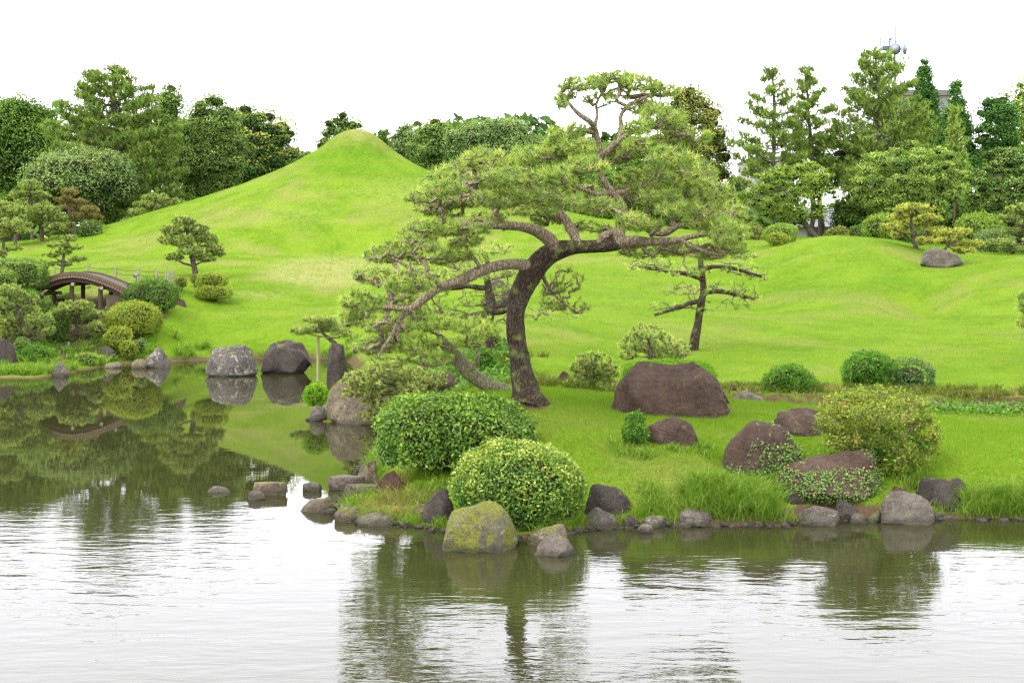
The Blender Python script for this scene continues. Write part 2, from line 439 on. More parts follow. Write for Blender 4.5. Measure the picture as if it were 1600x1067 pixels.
ctrl = [  # photo column, photo row, distance
    # left bank and round the bridge
    (-300, 560, 50), (-300, 470, 56), (-300, 400, 70), (-300, 385, 90), (0, 560, 47), (0, 520, 50), (0, 470, 53), (0, 425, 58), (0, 395, 72), (0, 380, 88),
    (110, 560, 48), (110, 520, 51), (120, 492, 54), (60, 455, 56), (100, 432, 62), (100, 400, 72), (100, 381, 86), (190, 545, 50), (200, 455, 54.5),
    (180, 500, 51.5), (245, 443, 57), (200, 425, 62), (200, 400, 70), (200, 382, 84), (245, 525, 51),
    # left lawn
    (300, 548, 51), (300, 480, 55), (330, 460, 57.5), (300, 428, 62), (300, 400, 69), (300, 384, 82), (420, 545, 51.5), (420, 500, 54), (420, 455, 59),
    (420, 415, 66), (420, 392, 74), (500, 545, 51.5), (560, 470, 58), (560, 425, 65), (560, 394, 74), (620, 480, 54), (620, 530, 46), (620, 562, 40),
    (700, 400, 70), (700, 440, 58), (700, 384, 84), (557, 384, 84),
    # middle bank
    (560, 640, 31.8), (650, 640, 29.5), (680, 605, 31), (750, 605, 28), (850, 600, 28), (780, 560, 32), (800, 500, 38), (720, 520, 40), (850, 450, 50), (850, 400, 62), (900, 360, 76),
    # right lawn
    (950, 596, 30), (950, 560, 33.5), (950, 520, 38), (950, 480, 44.5), (950, 440, 52), (950, 395, 62), (960, 350, 76),
    (1100, 600, 30), (1100, 560, 34), (1100, 520, 39), (1100, 480, 46), (1100, 435, 54), (1100, 395, 63), (1100, 372, 74),
    (1220, 600, 30), (1220, 560, 34), (1220, 510, 40), (1220, 462, 49.5), (1220, 388, 60), (1220, 378, 67),
    (1350, 602, 29.8), (1350, 560, 34), (1350, 510, 41), (1340, 478, 46.5), (1330, 432, 51.5), (1310, 371, 58), (1270, 374, 58), (1370, 375, 58), (1390, 374, 67), (1310, 372, 70),
    (1450, 604, 29.8), (1450, 560, 34), (1450, 500, 43), (1440, 450, 49), (1430, 400, 56), (1440, 385, 66), (1510, 440, 50), (1510, 415, 56), (1500, 398, 66),
    (1600, 606, 29.8), (1600, 560, 34), (1600, 500, 42), (1600, 440, 49), (1600, 401, 54), (1600, 398, 64), (1700, 392, 54), (1700, 600, 30), (1900, 600, 30), (1900, 400, 56),
    # peninsula
    (822, 628, 23.5), (900, 680, 21.5), (900, 640, 23.5), (1000, 752, 19.9), (1000, 700, 21.2), (1100, 768, 19.6), (1100, 700, 21.5), (1370, 738, 20.5),
    (1250, 690, 22), (1550, 722, 21), (1550, 665, 24.5), (1700, 665, 25), (1900, 700, 22), (1400, 650, 25), (1200, 648, 24.2), (1050, 648, 23.6), (1180, 630, 26), (1000, 622, 26), (1300, 642, 25.6),
    (1190, 757, 20.8), (1300, 790, 19.75), (1250, 788, 19.8), (1400, 774, 20.0), (1480, 786, 20.0), (1560, 775, 20.1), (1050, 790, 19.5), (950, 790, 19.6),
    (700, 640, 23.2), (760, 640, 23.2), (700, 755, 20.6), (640, 680, 22.5), (800, 780, 19.8), (850, 720, 20.8), (1450, 775, 19.6),
    # far ground
    (-600, 390, 110), (0, 388, 110), (500, 388, 112), (1000, 385, 110), (1500, 385, 110), (2200, 385, 110), (800, 400, 250), (-800, 400, 250), (2400, 400, 250), (-900, 430, 60), (2400, 420, 60),
]
cp = np.array([P(*c) for c in ctrl])
def _phi(r2): return .5 * r2 * np.log(r2 + 1e-9)
_n = len(cp); _S = 1 / 20.
_A = np.zeros((_n + 3, _n + 3)); _xy = cp[:, :2] * _S
_d2 = ((_xy[:, None] - _xy[None]) ** 2).sum(-1)
_A[:_n, :_n] = _phi(_d2) + np.eye(_n) * 2e-4
_A[:_n, _n] = 1; _A[:_n, _n + 1:] = _xy; _A[_n, :_n] = 1; _A[_n + 1:, :_n] = _xy.T
_wt = np.linalg.solve(_A, np.concatenate([cp[:, 2], np.zeros(3)]))
def tps(xy):
    xy = xy * _S; out = np.empty(len(xy))
    for i in range(0, len(xy), 20000):
        q = xy[i:i + 20000]
        out[i:i + 20000] = _phi(((q[:, None] - _xy[None]) ** 2).sum(-1)) @ _wt[:_n] + _wt[_n] + q @ _wt[_n + 1:]
    return out
MC = P(557, 300, 88)[:2]
_mr = np.array([0, .5, 1.07, 1.6, 2.1, 3.4, 4.8, 6.4, 8.2, 10.6, 12.75, 14.9, 17, 20, 40])
_mh = np.array([7.2, 7.12, 6.88, 6.5, 6.05, 5.2, 4.42, 3.68, 3.0, 2.16, 1.42, .72, .28, 0, 0])
def terrain(x, y):
    x = np.atleast_1d(np.asarray(x, float)); y = np.atleast_1d(np.asarray(y, float))
    xy = np.stack([x, y], 1)
    z = tps(xy)
    r = np.hypot(x - MC[0], (y - MC[1]) * .95)
    ang = np.arctan2(y - MC[1], x - MC[0])
    rr = r * (1 + .05 * np.sin(3 * ang + .6) * np.clip(r / 6, 0, 1) + .03 * np.sin(7 * ang))
    z = z + np.interp(rr, _mr, _mh) - .25 * np.exp(-((r - 3.0) / 1.2) ** 2) * np.clip(np.cos(ang + 1.5), 0, 1)
    pq = 800 + x / y * F
    z = z - .62 * np.exp(-((pq - 1440) / 60) ** 2 - ((y - 47.5) / 2.7) ** 2) - .4 * np.exp(-((pq - 1185) / 45) ** 2 - ((y - 51) / 4) ** 2) + .22 * np.exp(-((pq - 1300) / 70) ** 2 - ((y - 55.2) / 2.6) ** 2) + .2 * np.exp(-((pq - 1560) / 50) ** 2 - ((y - 50) / 3) ** 2)
    z = z - .3 * np.exp(-((y - 71.5) / 1.6) ** 2) * np.clip((640 - pq) / 80, 0, 1) * np.clip((pq - 150) / 60, 0, 1)
    d = shore_dist(xy)
    bank = .03 + np.maximum(d, 0) * .85 + .04 * snoise(xy, 5, 2.5, 2)
    k = .12
    hh = np.clip(.5 + .5 * (bank - z) / k, 0, 1)
    zl = bank * (1 - hh) + z * hh - k * hh * (1 - hh)
    zl = np.maximum(zl, .03)
    # little stream bed behind the peninsula
    px = 800 + x / y * F
    on = np.clip((px - 860) / 60, 0, 1) * (y > 20) * (y < 34)
    yc = 27.7 + .35 * np.sin(x * .8)
    bed = .28 + np.clip(np.abs(y - yc) - .35, 0, 9) * np.where(y > yc, 2.3, 1.1) + .05 * snoise(xy, 8, 5, 2)
    zl = np.where(on > 0, np.minimum(zl, bed + (1 - on) * 3), zl)
    zl = zl + .02 * snoise(xy, 3, 1.3, 3)
    return np.where(d > 0, zl, -.06 - np.minimum(-d * .6, 1.2))
def gz(x, y): return float(terrain(x, y)[0])

uu = np.concatenate([np.linspace(-1.1, -.42, 40)[:-1], np.linspace(-.42, .42, 270), np.linspace(.42, 1.1, 40)[1:]])
yy = np.concatenate([np.exp(np.linspace(math.log(16.5), math.log(31), 120))[:-1], np.exp(np.linspace(math.log(31), math.log(110), 170))[:-1], np.exp(np.linspace(math.log(110), math.log(1800), 24))])
UU, YY = np.meshgrid(uu, yy)
XX = UU * YY
GZ = terrain(XX.ravel(), YY.ravel())
GV = np.stack([XX.ravel(), YY.ravel(), GZ], 1)
nr, nc = XX.shape
idx = np.arange(nr * nc).reshape(nr, nc)
GF = np.stack([idx[:-1, :-1].ravel(), idx[:-1, 1:].ravel(), idx[1:, 1:].ravel(), idx[1:, :-1].ravel()], 1)
# bare soil on steep undercut banks and under the bridge shrubs
gy_, gx_ = np.gradient(GZ.reshape(nr, nc)); dyy = np.gradient(yy)[:, None]
slope = np.abs(gy_ / dyy).ravel()
pxs = 800 + GV[:, 0] / GV[:, 1] * F
pys = YH + (H - GV[:, 2]) / GV[:, 1] * F
soil = np.clip((slope - .55) * 1.6, 0, .75) * (GV[:, 1] > 24) * (GV[:, 1] < 33) * (pxs > 700)
near_d = shore_dist(GV[:, :2])
soil = np.maximum(soil, np.clip(1.15 - near_d / .16, 0, 1) * (near_d > -1) * (GV[:, 1] < 33) * .95)
soil = np.maximum(soil, np.clip(1.0 - near_d / .7, 0, .85) * (near_d > -1) * (GV[:, 1] >= 33))
soil = np.maximum(soil, (.62 + .3 * snoise(GV[:, :2], 21, 1.5, 3)) * np.clip((pxs - 1110) / 40, 0, 1) * np.clip(1.6 - np.abs(GV[:, 1] - 28.15) / .35, 0, 1) * (GV[:, 1] < 30))
def blob(cx, cy, rx, ry, s):
    return s * np.clip(1.3 - np.hypot((pxs - cx) / rx, (pys - cy) / ry), 0, 1)
for b in ((1310, 800, 105, 20, 1.2), (120, 545, 50, 28, 1.1), (90, 565, 40, 10, .7), (205, 528, 30, 14, 1.0), (130, 495, 85, 45, 1.1), (830, 636, 38, 9, .9), (870, 668, 40, 14, .35),
          (915, 598, 60, 30, .75), (40, 520, 70, 30, .9), (700, 600, 90, 25, .7), (1210, 690, 60, 10, .3), (255, 490, 18, 22, .7), (312, 485, 10, 5, .7), (600, 655, 120, 12, 1.0)):
    soil = np.maximum(soil, blob(*b) * (GV[:, 1] < 60))
thin = np.clip(2.2 - 2 * np.hypot((pxs - 515) / 118, (pys - 424) / 27), 0, .85) * (GV[:, 1] > 50)
for b in ((300, 392, 30, 5, .4), (470, 300, 60, 8, .25), (380, 330, 90, 10, .2), (470, 430, 40, 8, .3), (560, 208, 14, 9, .8), (620, 300, 80, 25, .3), (400, 460, 60, 6, .4), (450, 335, 80, 20, .25)):
    thin = np.maximum(thin, blob(*b) * (GV[:, 1] > 45))
gm = build_mesh('lawn', GV, GF, M['lawn'], True, soil)
lush_shade = np.zeros(len(GV))  # longer dark grass, plus hillside shading painted into the lawn colour
for b in ((560, 238, 48, 22, .9), (545, 262, 70, 16, .6), (600, 330, 120, 14, .25), (450, 275, 60, 12, .2), (1300, 455, 120, 14, .45), (1400, 440, 50, 16, .5), (360, 470, 60, 18, .4), (420, 540, 90, 10, .4), (1180, 430, 40, 25, .3), (560, 203, 20, 6, 0)):
    lush_shade = np.maximum(lush_shade, blob(*b) * (GV[:, 1] > 40))
la = gm.attributes.new('lush_shade', 'FLOAT', 'POINT'); la.data.foreach_set('value', lush_shade.astype(np.float32))
ta = gm.attributes.new('thin', 'FLOAT', 'POINT'); ta.data.foreach_set('value', thin.astype(np.float32))
ground = bpy.data.objects.new('lawn', gm); COL.objects.link(ground); ground['kind'] = 'structure'
wv = np.array([(-400, -150, 0), (400, -150, 0), (400, 75, 0), (-400, 75, 0)], float)
wo_ = solo('pond_water', None, None, wv, np.array([[0, 1, 2, 3]]), M['water'], loc=(0, 0, 0)); wo_['kind'] = 'structure'
bed = np.array([(-400, -150, -1.3), (400, -150, -1.3), (400, 20, -1.3), (-400, 20, -1.3)], float)
wb_ = solo('pond_bed', None, None, bed, np.array([[0, 1, 2, 3]]), M['soil'], loc=(0, 0, 0)); wb_['kind'] = 'structure'

# ------------------------------------------------------------------ primitives
def icosphere(n):
    import bmesh
    bm = bmesh.new(); bmesh.ops.create_icosphere(bm, subdivisions=n, radius=1)
    v = np.array([x.co[:] for x in bm.verts]); f = np.array([[q.index for q in p.verts] for p in bm.faces]); bm.free()
    return v, f
ICO = {n: icosphere(n) for n in (1, 2, 3, 4, 5)}

def leaves(C, N, size, r, aspect=.5, hue=None, jit=.6, fold=0.0):
    """rhombic leaves: centres C, facing N, half length size"""
    n = len(C)
    N = norm(N + r.normal(size=(n, 3)) * jit)
    T = norm(np.cross(N, norm(r.normal(size=(n, 3)))))
    B = np.cross(N, T)
    s = (np.full(n, size) if np.isscalar(size) else size) * r.uniform(.65, 1.3, n)
    s = s[:, None]
    V = np.empty((n, 4, 3))
    V[:, 0] = C - T * s
    V[:, 1] = C + B * s * aspect - T * s * .1 + N * s * fold
    V[:, 2] = C + T * s
    V[:, 3] = C - B * s * aspect - T * s * .1 + N * s * fold
    Fc = np.arange(n * 4).reshape(n, 4)
    if hue is None: hue = r.uniform(0, 1, n)
    return V.reshape(-1, 3), Fc, np.repeat(hue, 4)

def needles(tips, dirs, r, n=20, length=.12, width=.004, spread=.8, hue=None, back=.0):
    m = len(tips)
    D = norm(dirs[:, None] + r.normal(size=(m, n, 3)) * spread)
    L = length * r.uniform(.6, 1.15, (m, n, 1))
    base = tips[:, None] - dirs[:, None] * (back * r.uniform(0, 1, (m, n, 1)))
    side = norm(np.cross(D, r.normal(size=(m, n, 3)))) * width
    V = np.stack([base - side, base + side, base + D * L], 2).reshape(-1, 3)
    Fc = np.arange(m * n * 3).reshape(-1, 3)
    if hue is None: hue = r.uniform(0, 1, m)
    h = np.clip(hue[:, None] + r.normal(size=(m, n)) * .12, 0, 1)
    return V, Fc, np.repeat(h.ravel(), 3)

def tubes(pos, par, rad, sides=5, sel=None, bumpy=0.0, seed=1):
    """tapered tubes along a parent-indexed skeleton"""
    pos = np.asarray(pos, float); par = np.asarray(par); rad = np.asarray(rad, float)
    n = len(pos)
    ch = np.where(par >= 0)[0]
    d = np.zeros((n, 3)); np.add.at(d, ch, pos[ch] - pos[par[ch]])
    main = np.full(n, -1)
    order = ch[np.argsort(rad[ch])]
    main[par[order]] = order
    has = main >= 0
    ndir = d.copy(); ndir[has] += d[main[has]]
    z = np.linalg.norm(ndir, axis=1) < 1e-9; ndir[z] = (0, 0, 1)
    ndir = norm(ndir)
    e = ch if sel is None else ch[sel[ch]]
    p = par[e]
    ismain = main[p] == e
    d0 = np.where(ismain[:, None], ndir[p], norm(d[e]))
    r0 = np.where(ismain, rad[p], np.minimum(rad[p], rad[e] * 1.25))
    ref = np.array([.15, .97, .2])
    def ring(c, dr, rr, key):
        u = norm(np.cross(dr, ref)); v = np.cross(dr, u)
        a = np.arange(sides) * 2 * math.pi / sides
        off = (np.cos(a)[None, :, None] * u[:, None] + np.sin(a)[None, :, None] * v[:, None])
        R = rr[:, None, None]
        q = c[:, None] + off * R
        if bumpy:
            nn = snoise(q.reshape(-1, 3), seed, 7, 3).reshape(len(c), sides, 1)
            q = q + off * nn * R * bumpy
        return q
    R0 = ring(pos[p], d0, r0, p); R1 = ring(pos[e], ndir[e], rad[e], e)
    m = len(e)
    V = np.concatenate([R0, R1], 1).reshape(-1, 3)
    b = (np.arange(m) * 2 * sides)[:, None]
    k = np.arange(sides); k2 = (k + 1) % sides
    Fc = np.stack([b + k, b + k2, b + sides + k2, b + sides + k], 2).reshape(-1, 4)
    return V, Fc

def grow(limbs, tips, r, step=.12, wig=.35, tip_r=.006, expo=2.2, cap=None, up=0.0):
    """limbs: list of (points, radii); tips are reached by crooked twigs from the nearest wood.
    returns pos, par, rad, is_limb"""
    pos = []; par = []; rad = []; lim = []
    for pts, rr, att in limbs:
        pts = np.asarray(pts, float)
        seg = np.linalg.norm(np.diff(pts, axis=0), axis=1); cum = np.concatenate([[0], np.cumsum(seg)])
        n = max(2, int(cum[-1] / step) + 1)
        s = np.linspace(0, cum[-1], n)
        sm = np.stack([np.interp(s, cum, pts[:, k]) for k in range(3)], 1)
        for _ in range(2):
            if n > 4: sm[1:-1] = .25 * sm[:-2] + .5 * sm[1:-1] + .25 * sm[2:]
        rs = np.interp(s, cum, rr)
        if n > 5:
            sc_ = 2.2 / max(.3, rs[0] * 8)
            wob = np.stack([snoise(sm, 61 + k_, sc_, 3) for k_ in range(3)], 1) * (rs * .45 + step * .12)[:, None]
            wob[0] = 0; sm = sm + wob
            rs = rs * (1 + .13 * snoise(sm, 71, 5.0 / max(.3, rs[0] * 8), 2))
        last = -1
        if att and pos:
            dd = np.linalg.norm(np.array(pos) - sm[0], axis=1); last = int(dd.argmin())
        for i in range(n):
            pos.append(sm[i]); par.append(last); rad.append(rs[i]); lim.append(True); last = len(pos) - 1
    n0 = len(pos)
    P_ = np.zeros((n0 + len(tips) * 24 + 10, 3)); P_[:n0] = pos
    base_d = np.array([np.linalg.norm(P_[:n0] - t, axis=1).min() for t in tips]) if len(tips) else np.array([])
    cnt = n0; ends = []
    attachable = np.ones(len(P_), bool)
    for ti in np.argsort(base_d):
        t = tips[ti]
        dv = P_[:cnt] - t
        dd = np.linalg.norm(dv, axis=1) + np.where(dv[:, 2] > 0, dv[:, 2] * .6, 0)
        j = int(dd.argmin()); L = float(np.linalg.norm(P_[j] - t))
        k = min(20, max(1, int(L / step)))
        a = P_[j]; last = j
        side = norm(np.cross(t - a, r.normal(size=3)))
        sg = 1
        for i in range(1, k + 1):
            f = i / k
            q = a + (t - a) * f
            q[2] -= up * L * math.sin(math.pi * f) * .5
            if i < k:
                q = q + side * sg * wig * step * r.uniform(.4, 1.2) + r.normal(size=3) * wig * step * .35
                sg = -sg if r.random() < .75 else sg
            if cnt >= len(P_): break
            P_[cnt] = q; par.append(last); rad.append(0); lim.append(False); last = cnt; cnt += 1
        ends.append(last)
    pos = P_[:cnt]; par = np.array(par); rad = np.array(rad, float); lim = np.array(lim)
    acc = np.zeros(cnt)
    for i in range(cnt - 1, -1, -1):
        if not lim[i]:
            if acc[i] == 0: acc[i] = tip_r ** expo
            rad[i] = acc[i] ** (1 / expo)
            p = par[i]
            if p >= 0 and not lim[p]: acc[p] += acc[i]
    if cap: rad = np.where(lim, rad, np.minimum(rad, cap))
    return pos, par, rad, lim, np.array(ends, int)

# ------------------------------------------------------------------ rocks
rock_data = {}
def rock(label, x0, x1, yt, yb, Y=None, mat='rock_grey', depth=.8, seed=0, top=None, sub=4, rnd=9, cat='rock', bury=.3, rough=.095, group=None, planes=20, name='rock', key=None, flat=0):
    if Y is None: Y = WY(yb)
    r = rng(seed * 7 + 11)
    if Y < 35 and x1 - x0 > 60: sub = 5
    v, f = ICO[sub]; v = v.copy()
    N = norm(r.normal(size=(planes, 3)) * (1, 1, .9)); hgt = r.uniform(.76 if cat == 'boulder' else .70, 1.0, planes)
    dots = np.clip(v @ N.T, 1e-3, None)
    rr = ((dots / hgt) ** rnd).sum(1) ** (-1 / rnd)
    v = v * rr[:, None]
    ridge = 1 - np.abs(snoise(v, seed + 300, 3.2, 3)) * 2
    v += v * (snoise(v, seed + 100, 2.0, 3)[:, None] * rough * 1.5 + ridge[:, None] * rough * .55 + snoise(v, seed + 200, 9, 3)[:, None] * rough * .5)
    for _ in range(26 if cat == 'boulder' else 16):
        n_ = norm(r.normal(size=(1, 3)) * (1, 1, .8))[0]
        pr = v @ n_; h_ = pr.max() * r.uniform(.77, .94)
        v -= n_ * (np.clip(pr - h_, 0, None) * .9)[:, None]
    v += v * (snoise(v, seed + 400, 14, 3)[:, None] * rough * .35)
    if flat: v[:, 2] = np.minimum(v[:, 2], flat)
    up = v[:, 2] > -.25
    lo = v[:, 0].min(); hi = v[:, 0].max()
    u = (v[:, 0] - lo) / (hi - lo)
    if top:
        tp = np.array(top); want = np.interp(u, tp[:, 0], tp[:, 1])
        ub = np.clip((u * 24).astype(int), 0, 23); dome = np.array([max(.05, v[ub == k, 2].max() if (ub == k).any() else .05) for k in range(24)])
        dome = np.convolve(np.pad(dome, 1, 'edge'), [.25, .5, .25], 'valid')
        dm = np.interp(u * 24 - .5, np.arange(24), dome)
        edge = np.clip(1 - np.abs(2 * u - 1) ** 7, 0, 1) ** .6
        fac = np.clip(want * edge / np.maximum(dm, .25), 0, 2.0)
        v[:, 2] = np.where(v[:, 2] > 0, v[:, 2] * fac, v[:, 2])
    v[:, 2] = np.where(v[:, 2] < 0, v[:, 2] * .4, v[:, 2])
    v[:, 2] -= v[:, 2].min()
    zmax = v[:, 2].max()
    wx = (x1 - x0) * Y / F; hz = (yb - yt) * Y / F
    c = P((x0 + x1) / 2, yb, Y)
    if c[2] > .06: bury = max(bury, (c[2] - gz(c[0], Y + wx * depth * .25) + .06) / hz)
    tot = hz * (1 + bury)
    V = np.empty_like(v)
    V[:, 0] = c[0] + (u - .5) * wx
    V[:, 2] = c[2] - hz * bury + v[:, 2] / zmax * tot
    yn = v[:, 1] / (np.abs(v[:, 1]).max())
    V[:, 1] = Y + wx * depth * .5 * yn + wx * depth * .25
    loc = np.array([c[0], Y + wx * depth * .25, c[2] - hz * bury])
    if group is None:
        group = ('stones and boulders along the near shore' if yb > 735 else 'boulders lying on the lawn' if 630 < yb < 700 and x0 > 900 else 'rocks in the far pond and on its banks' if 520 < yb < 670 else 'rocks scattered on the slopes')
    if key: rock_data[key] = (V, f)
    return solo(name, label, cat, V, f, M[mat], loc, smooth=True, group=group)

rock('large moss covered grey boulder in the water before the variegated dome shrub', 688, 812, 790, 860, None, 'rock_moss', .9, 1, [(0, .35), (.12, .85), (.3, .95), (.55, 1.05), (.75, .95), (.88, .75), (1, .3)], 5, cat='boulder')
rock('small pale grey stone in the water right of the mossy boulder', 832, 900, 836, 868, None, 'rock_pale', .8, 2, [(0, .2), (.25, .75), (.5, 1), (.8, .75), (1, .2)])
rock('tilted flat mossy stone leaning behind the frontmost pale stone', 823, 889, 821, 852, 17.9, 'rock_tan', .6, 3, [(0, .3), (.4, .75), (.9, 1), (1, .7)])
rock('pointed dark upright rock between the glossy hedge and the mossy boulder', 657, 712, 762, 822, 19.2, 'rock_dark', .7, 4, [(0, .45), (.3, .75), (.62, 1.05), (.8, .9), (1, .5)], 4)
rock('rounded brown grey rock at the right edge of the variegated dome shrub', 908, 990, 757, 804, 19.35, 'rock_dark', .5, 5, [(0, .8), (.3, 1), (.7, .85), (1, .5)], 5, bury=.4)
rock('grey angular stone at the waterline in front of the rounded brown grey rock', 912, 970, 795, 827, 19.0, 'rock_grey', .7, 6, [(0, .4), (.35, 1), (.8, .7), (1, .3)])
rock('low dark flat stone on the shore just right of the grey angular stone', 966, 1003, 804, 824, 19.1, 'rock_dark', .7, 7)
rock('low grey stone on the shore behind the tiny round pebble', 1005, 1046, 806, 824, 19.1, 'rock_grey', .7, 8)
rock('tiny round pale pebble lying in the water off the grassy shore', 996, 1023, 818, 832, 18.7, 'rock_pale', .8, 9, sub=3, cat='stone')
rock('flat topped pale slab on the shore left of the long grass', 1058, 1124, 795, 822, 19.2, 'rock_pale', .7, 10, [(0, .8), (.3, 1), (.8, .85), (1, .5)])
rock('narrow grey stone standing at the right edge of the long grass', 1204, 1232, 790, 824, 19.3, 'rock_grey', .8, 11)
rock('big leaning brown slab boulder draped with creeper, lifted on small shore stones', 1214, 1397, 706, 788, 19.9, 'rock_brown', .55, 12, [(0, .45), (.06, .6), (.35, .76), (.6, .88), (.85, 1.0), (.96, 1.0), (1, .8)], 5, rnd=9, cat='boulder', bury=.1, key='slab', rough=.05)
rock('pale lichen stone at the waterline under the leaning slab boulder', 1247, 1313, 792, 820, 19.3, 'rock_grey', .8, 13)
rock('small grey stone at the waterline right of the pale lichen stone', 1329, 1358, 802, 818, 19.4, 'rock_pale', .8, 14, sub=3)
rock('small green mossy stone wedged under the right end of the slab boulder', 1350, 1380, 796, 820, 19.5, 'rock_moss', .8, 15, sub=3)
rock('dark mossy stone tucked in the shadow beneath the slab boulder', 1318, 1372, 778, 800, 20.0, 'rock_moss', .8, 47, sub=3)
rock('wide blocky grey brown stone with flat top at the waterline right of the slab', 1374, 1464, 769, 818, 19.4, 'rock_pale', .7, 16, [(0, .75), (.2, 1), (.5, .97), (.85, .78), (1, .6)], 4, rnd=11)
rock('dark rock in the shadow at the left foot of the slab boulder', 1222, 1262, 768, 800, 19.75, 'rock_dark', .8, 55)
rock('flat dark stone between lichen stone and small stones under the slab', 1306, 1346, 780, 812, 19.65, 'rock_dark', .8, 56)
rock('small dark rock showing behind the wide blocky stone', 1395, 1440, 762, 782, 20.0, 'rock_brown', .8, 48, sub=3)
rock('dark smooth rounded boulder half hidden in grass at the right of the shore', 1427, 1532, 747, 810, 20.0, 'rock_dark', .7, 17, [(0, .6), (.2, 1), (.75, .95), (.93, .75), (1, .4)], 5, cat='boulder')
rock('tiny grey stone between the blocky stone and the dark rounded boulder', 1458, 1475, 799, 813, 19.7, 'rock_grey', .8, 18, sub=3)
rock('rounded reddish brown boulder with creeper on its right side', 1122, 1264, 658, 758, 20.9, 'rock_brown', .8, 19, [(0, .35), (.15, .72), (.4, 1), (.7, .92), (1, .4)], 5, cat='boulder', bury=.2, key='ivyrock', rough=.035)
rock('dark brown boulder behind, between the creeper boulder and the olive azalea', 1204, 1312, 640, 694, 22.4, 'rock_brown', .8, 20, [(0, .6), (.2, .9), (.6, 1), (1, .8)], 4, cat='boulder')
rock('huge brown boulder with a sloping top on the lawn right of the big pine', 951, 1149, 568, 650, 23.5, 'rock_brown', .6, 21, [(0, .5), (.1, .75), (.25, 1.04), (.42, .95), (.55, .93), (.72, 1.0), (.88, .72), (1, .4)], 5, rnd=14, cat='boulder', bury=.25, rough=.15)
rock('low reddish wedge shaped boulder on the lawn in front of the huge brown boulder', 1004, 1095, 651, 698, 21.5, 'rock_brown', .6, 22, [(0, .72), (.2, .8), (.55, 1.02), (.85, .8), (1, .3)], 4, rnd=11, cat='boulder')
rock('flat pale rock beside the stream right of the huge brown boulder', 1140, 1214, 611, 634, 26.9, 'rock_pale', .7, 23, [(0, .9), (.4, 1), (.7, .8), (1, .2)])
rock('small dark rock on the far stream bank above the flat pale rock', 1138, 1152, 598, 614, 28.6, 'rock_red', .8, 49, sub=3)
rock('reddish brown rock tucked under the left end of the glossy hedge', 584, 634, 737, 790, 20.6, 'rock_red', .8, 24, None, 4)
rock('brown moss topped rock at the far left of the glossy hedge foot', 555, 592, 716, 751, 22.6, 'rock_tan', .8, 25, [(0, .4), (.3, .85), (.8, 1), (1, .9)])
rock('pale flat slab in the water left of the hedge, upper of two', 512, 572, 745, 774, 22.2, 'rock_pale', .6, 26, rnd=10, flat=.3)
rock('brown mossy flat slab in the water left of the hedge, lower of two', 534, 594, 759, 786, 21.6, 'rock_tan', .6, 27, rnd=10, flat=.3)
rock('small white stone in front of the lower flat slab', 573, 589, 773, 786, 21.0, 'rock_pale', .8, 28, sub=3)
rock('smooth rounded grey tan stone alone in the water left of the shore tip', 468, 527, 778, 802, 20.3, 'rock_tan', .6, 29, [(0, .25), (.3, .8), (.7, 1), (.95, .8), (1, .4)])
rock('low brown mossy stone at the tip of the dry grass spit', 522, 572, 790, 814, 19.6, 'rock_tan', .7, 30)
rock('long low grey stone on the water edge of the dry grass spit', 552, 622, 802, 822, 19.25, 'rock_grey', .5, 31, [(0, .6), (.5, 1), (1, .5)])
rock('small mossy stone at the right end of the dry grass spit', 640, 668, 788, 812, 19.6, 'rock_tan', .8, 50, sub=3)
rock('flat topped block of stone in open water, larger of the touching pair', 392, 449, 755, 774, 21.7, 'rock_tan', .5, 32, [(0, .9), (.5, .95), (1, 1)], rnd=14, flat=.3)
rock('low grey stone touching the left front of the flat topped block', 386, 415, 766, 781, 21.3, 'rock_pale', .6, 33, sub=3)
rock('thin flat pale stone just breaking the water, leftmost of the stepping stones', 322, 361, 760, 768, 22.0, 'rock_pale', .5, 34, sub=3, bury=.8)
rock('small dark stone in open water right of the flat topped block', 472, 503, 754, 767, 22.1, 'rock_grey', .6, 35, sub=3)
rock('broad tan lichen boulder at the left tip of the peninsula under the loose bush', 503, 650, 597, 659, 31.2, 'rock_tan', .6, 36, [(0, .6), (.08, .95), (.2, 1), (.5, .95), (.8, .55), (1, .35)], 5, cat='boulder', bury=.25)
rock('small rounded stone under the small bright green bush', 483, 511, 634, 656, 31.7, 'rock_grey', .8, 37, sub=3)
rock('tiny flat white stone at the water left of the small rounded stone', 477, 490, 651, 657, 31.8, 'rock_pale', .8, 38, sub=3)
rock('tall upright dark rock standing in the water beside the support pole', 509, 545, 534, 606, 39.8, 'rock_dark', .8, 39, [(0, .8), (.3, 1), (.8, .95), (1, .8)], 4, rnd=12)
rock('large grey white boulder in the far pond, left of the pair', 315, 399, 540, 588, None, 'rock_pond', .8, 40, [(0, .45), (.15, .85), (.45, .98), (.75, 1.02), (.92, .7), (1, .35)], 5, cat='boulder')
rock('large dark round boulder in the far pond, right of the pair', 405, 486, 532, 584, None, 'rock_dark', .8, 41, [(0, .5), (.2, .92), (.5, 1.02), (.8, .9), (1, .45)], 5, cat='boulder')
rock('grey lichen rock by the far bank left of the boulder pair', 218, 266, 543, 576, 47.3, 'rock_pond', .8, 42, None, 4)
rock('small brown stone touching the left side of the grey lichen rock', 204, 228, 561, 577, 46.8, 'rock_tan', .8, 43, sub=3)
rock('small pointed grey stone in the water by the left bank', 79, 106, 565, 590, 43.6, 'rock_grey', .8, 44, [(0, .3), (.4, 1), (1, .4)], 4)
rock('flat mossy stone at the water edge between the left bank and the lichen rock', 160, 188, 566, 575, 47.0, 'rock_tan', .8, 51, sub=3)
rock('dark boulder with mossy foot at the far left edge of the bank', -12, 27, 527, 578, 46.4, 'rock_dark', .8, 45, None, 4, cat='boulder')
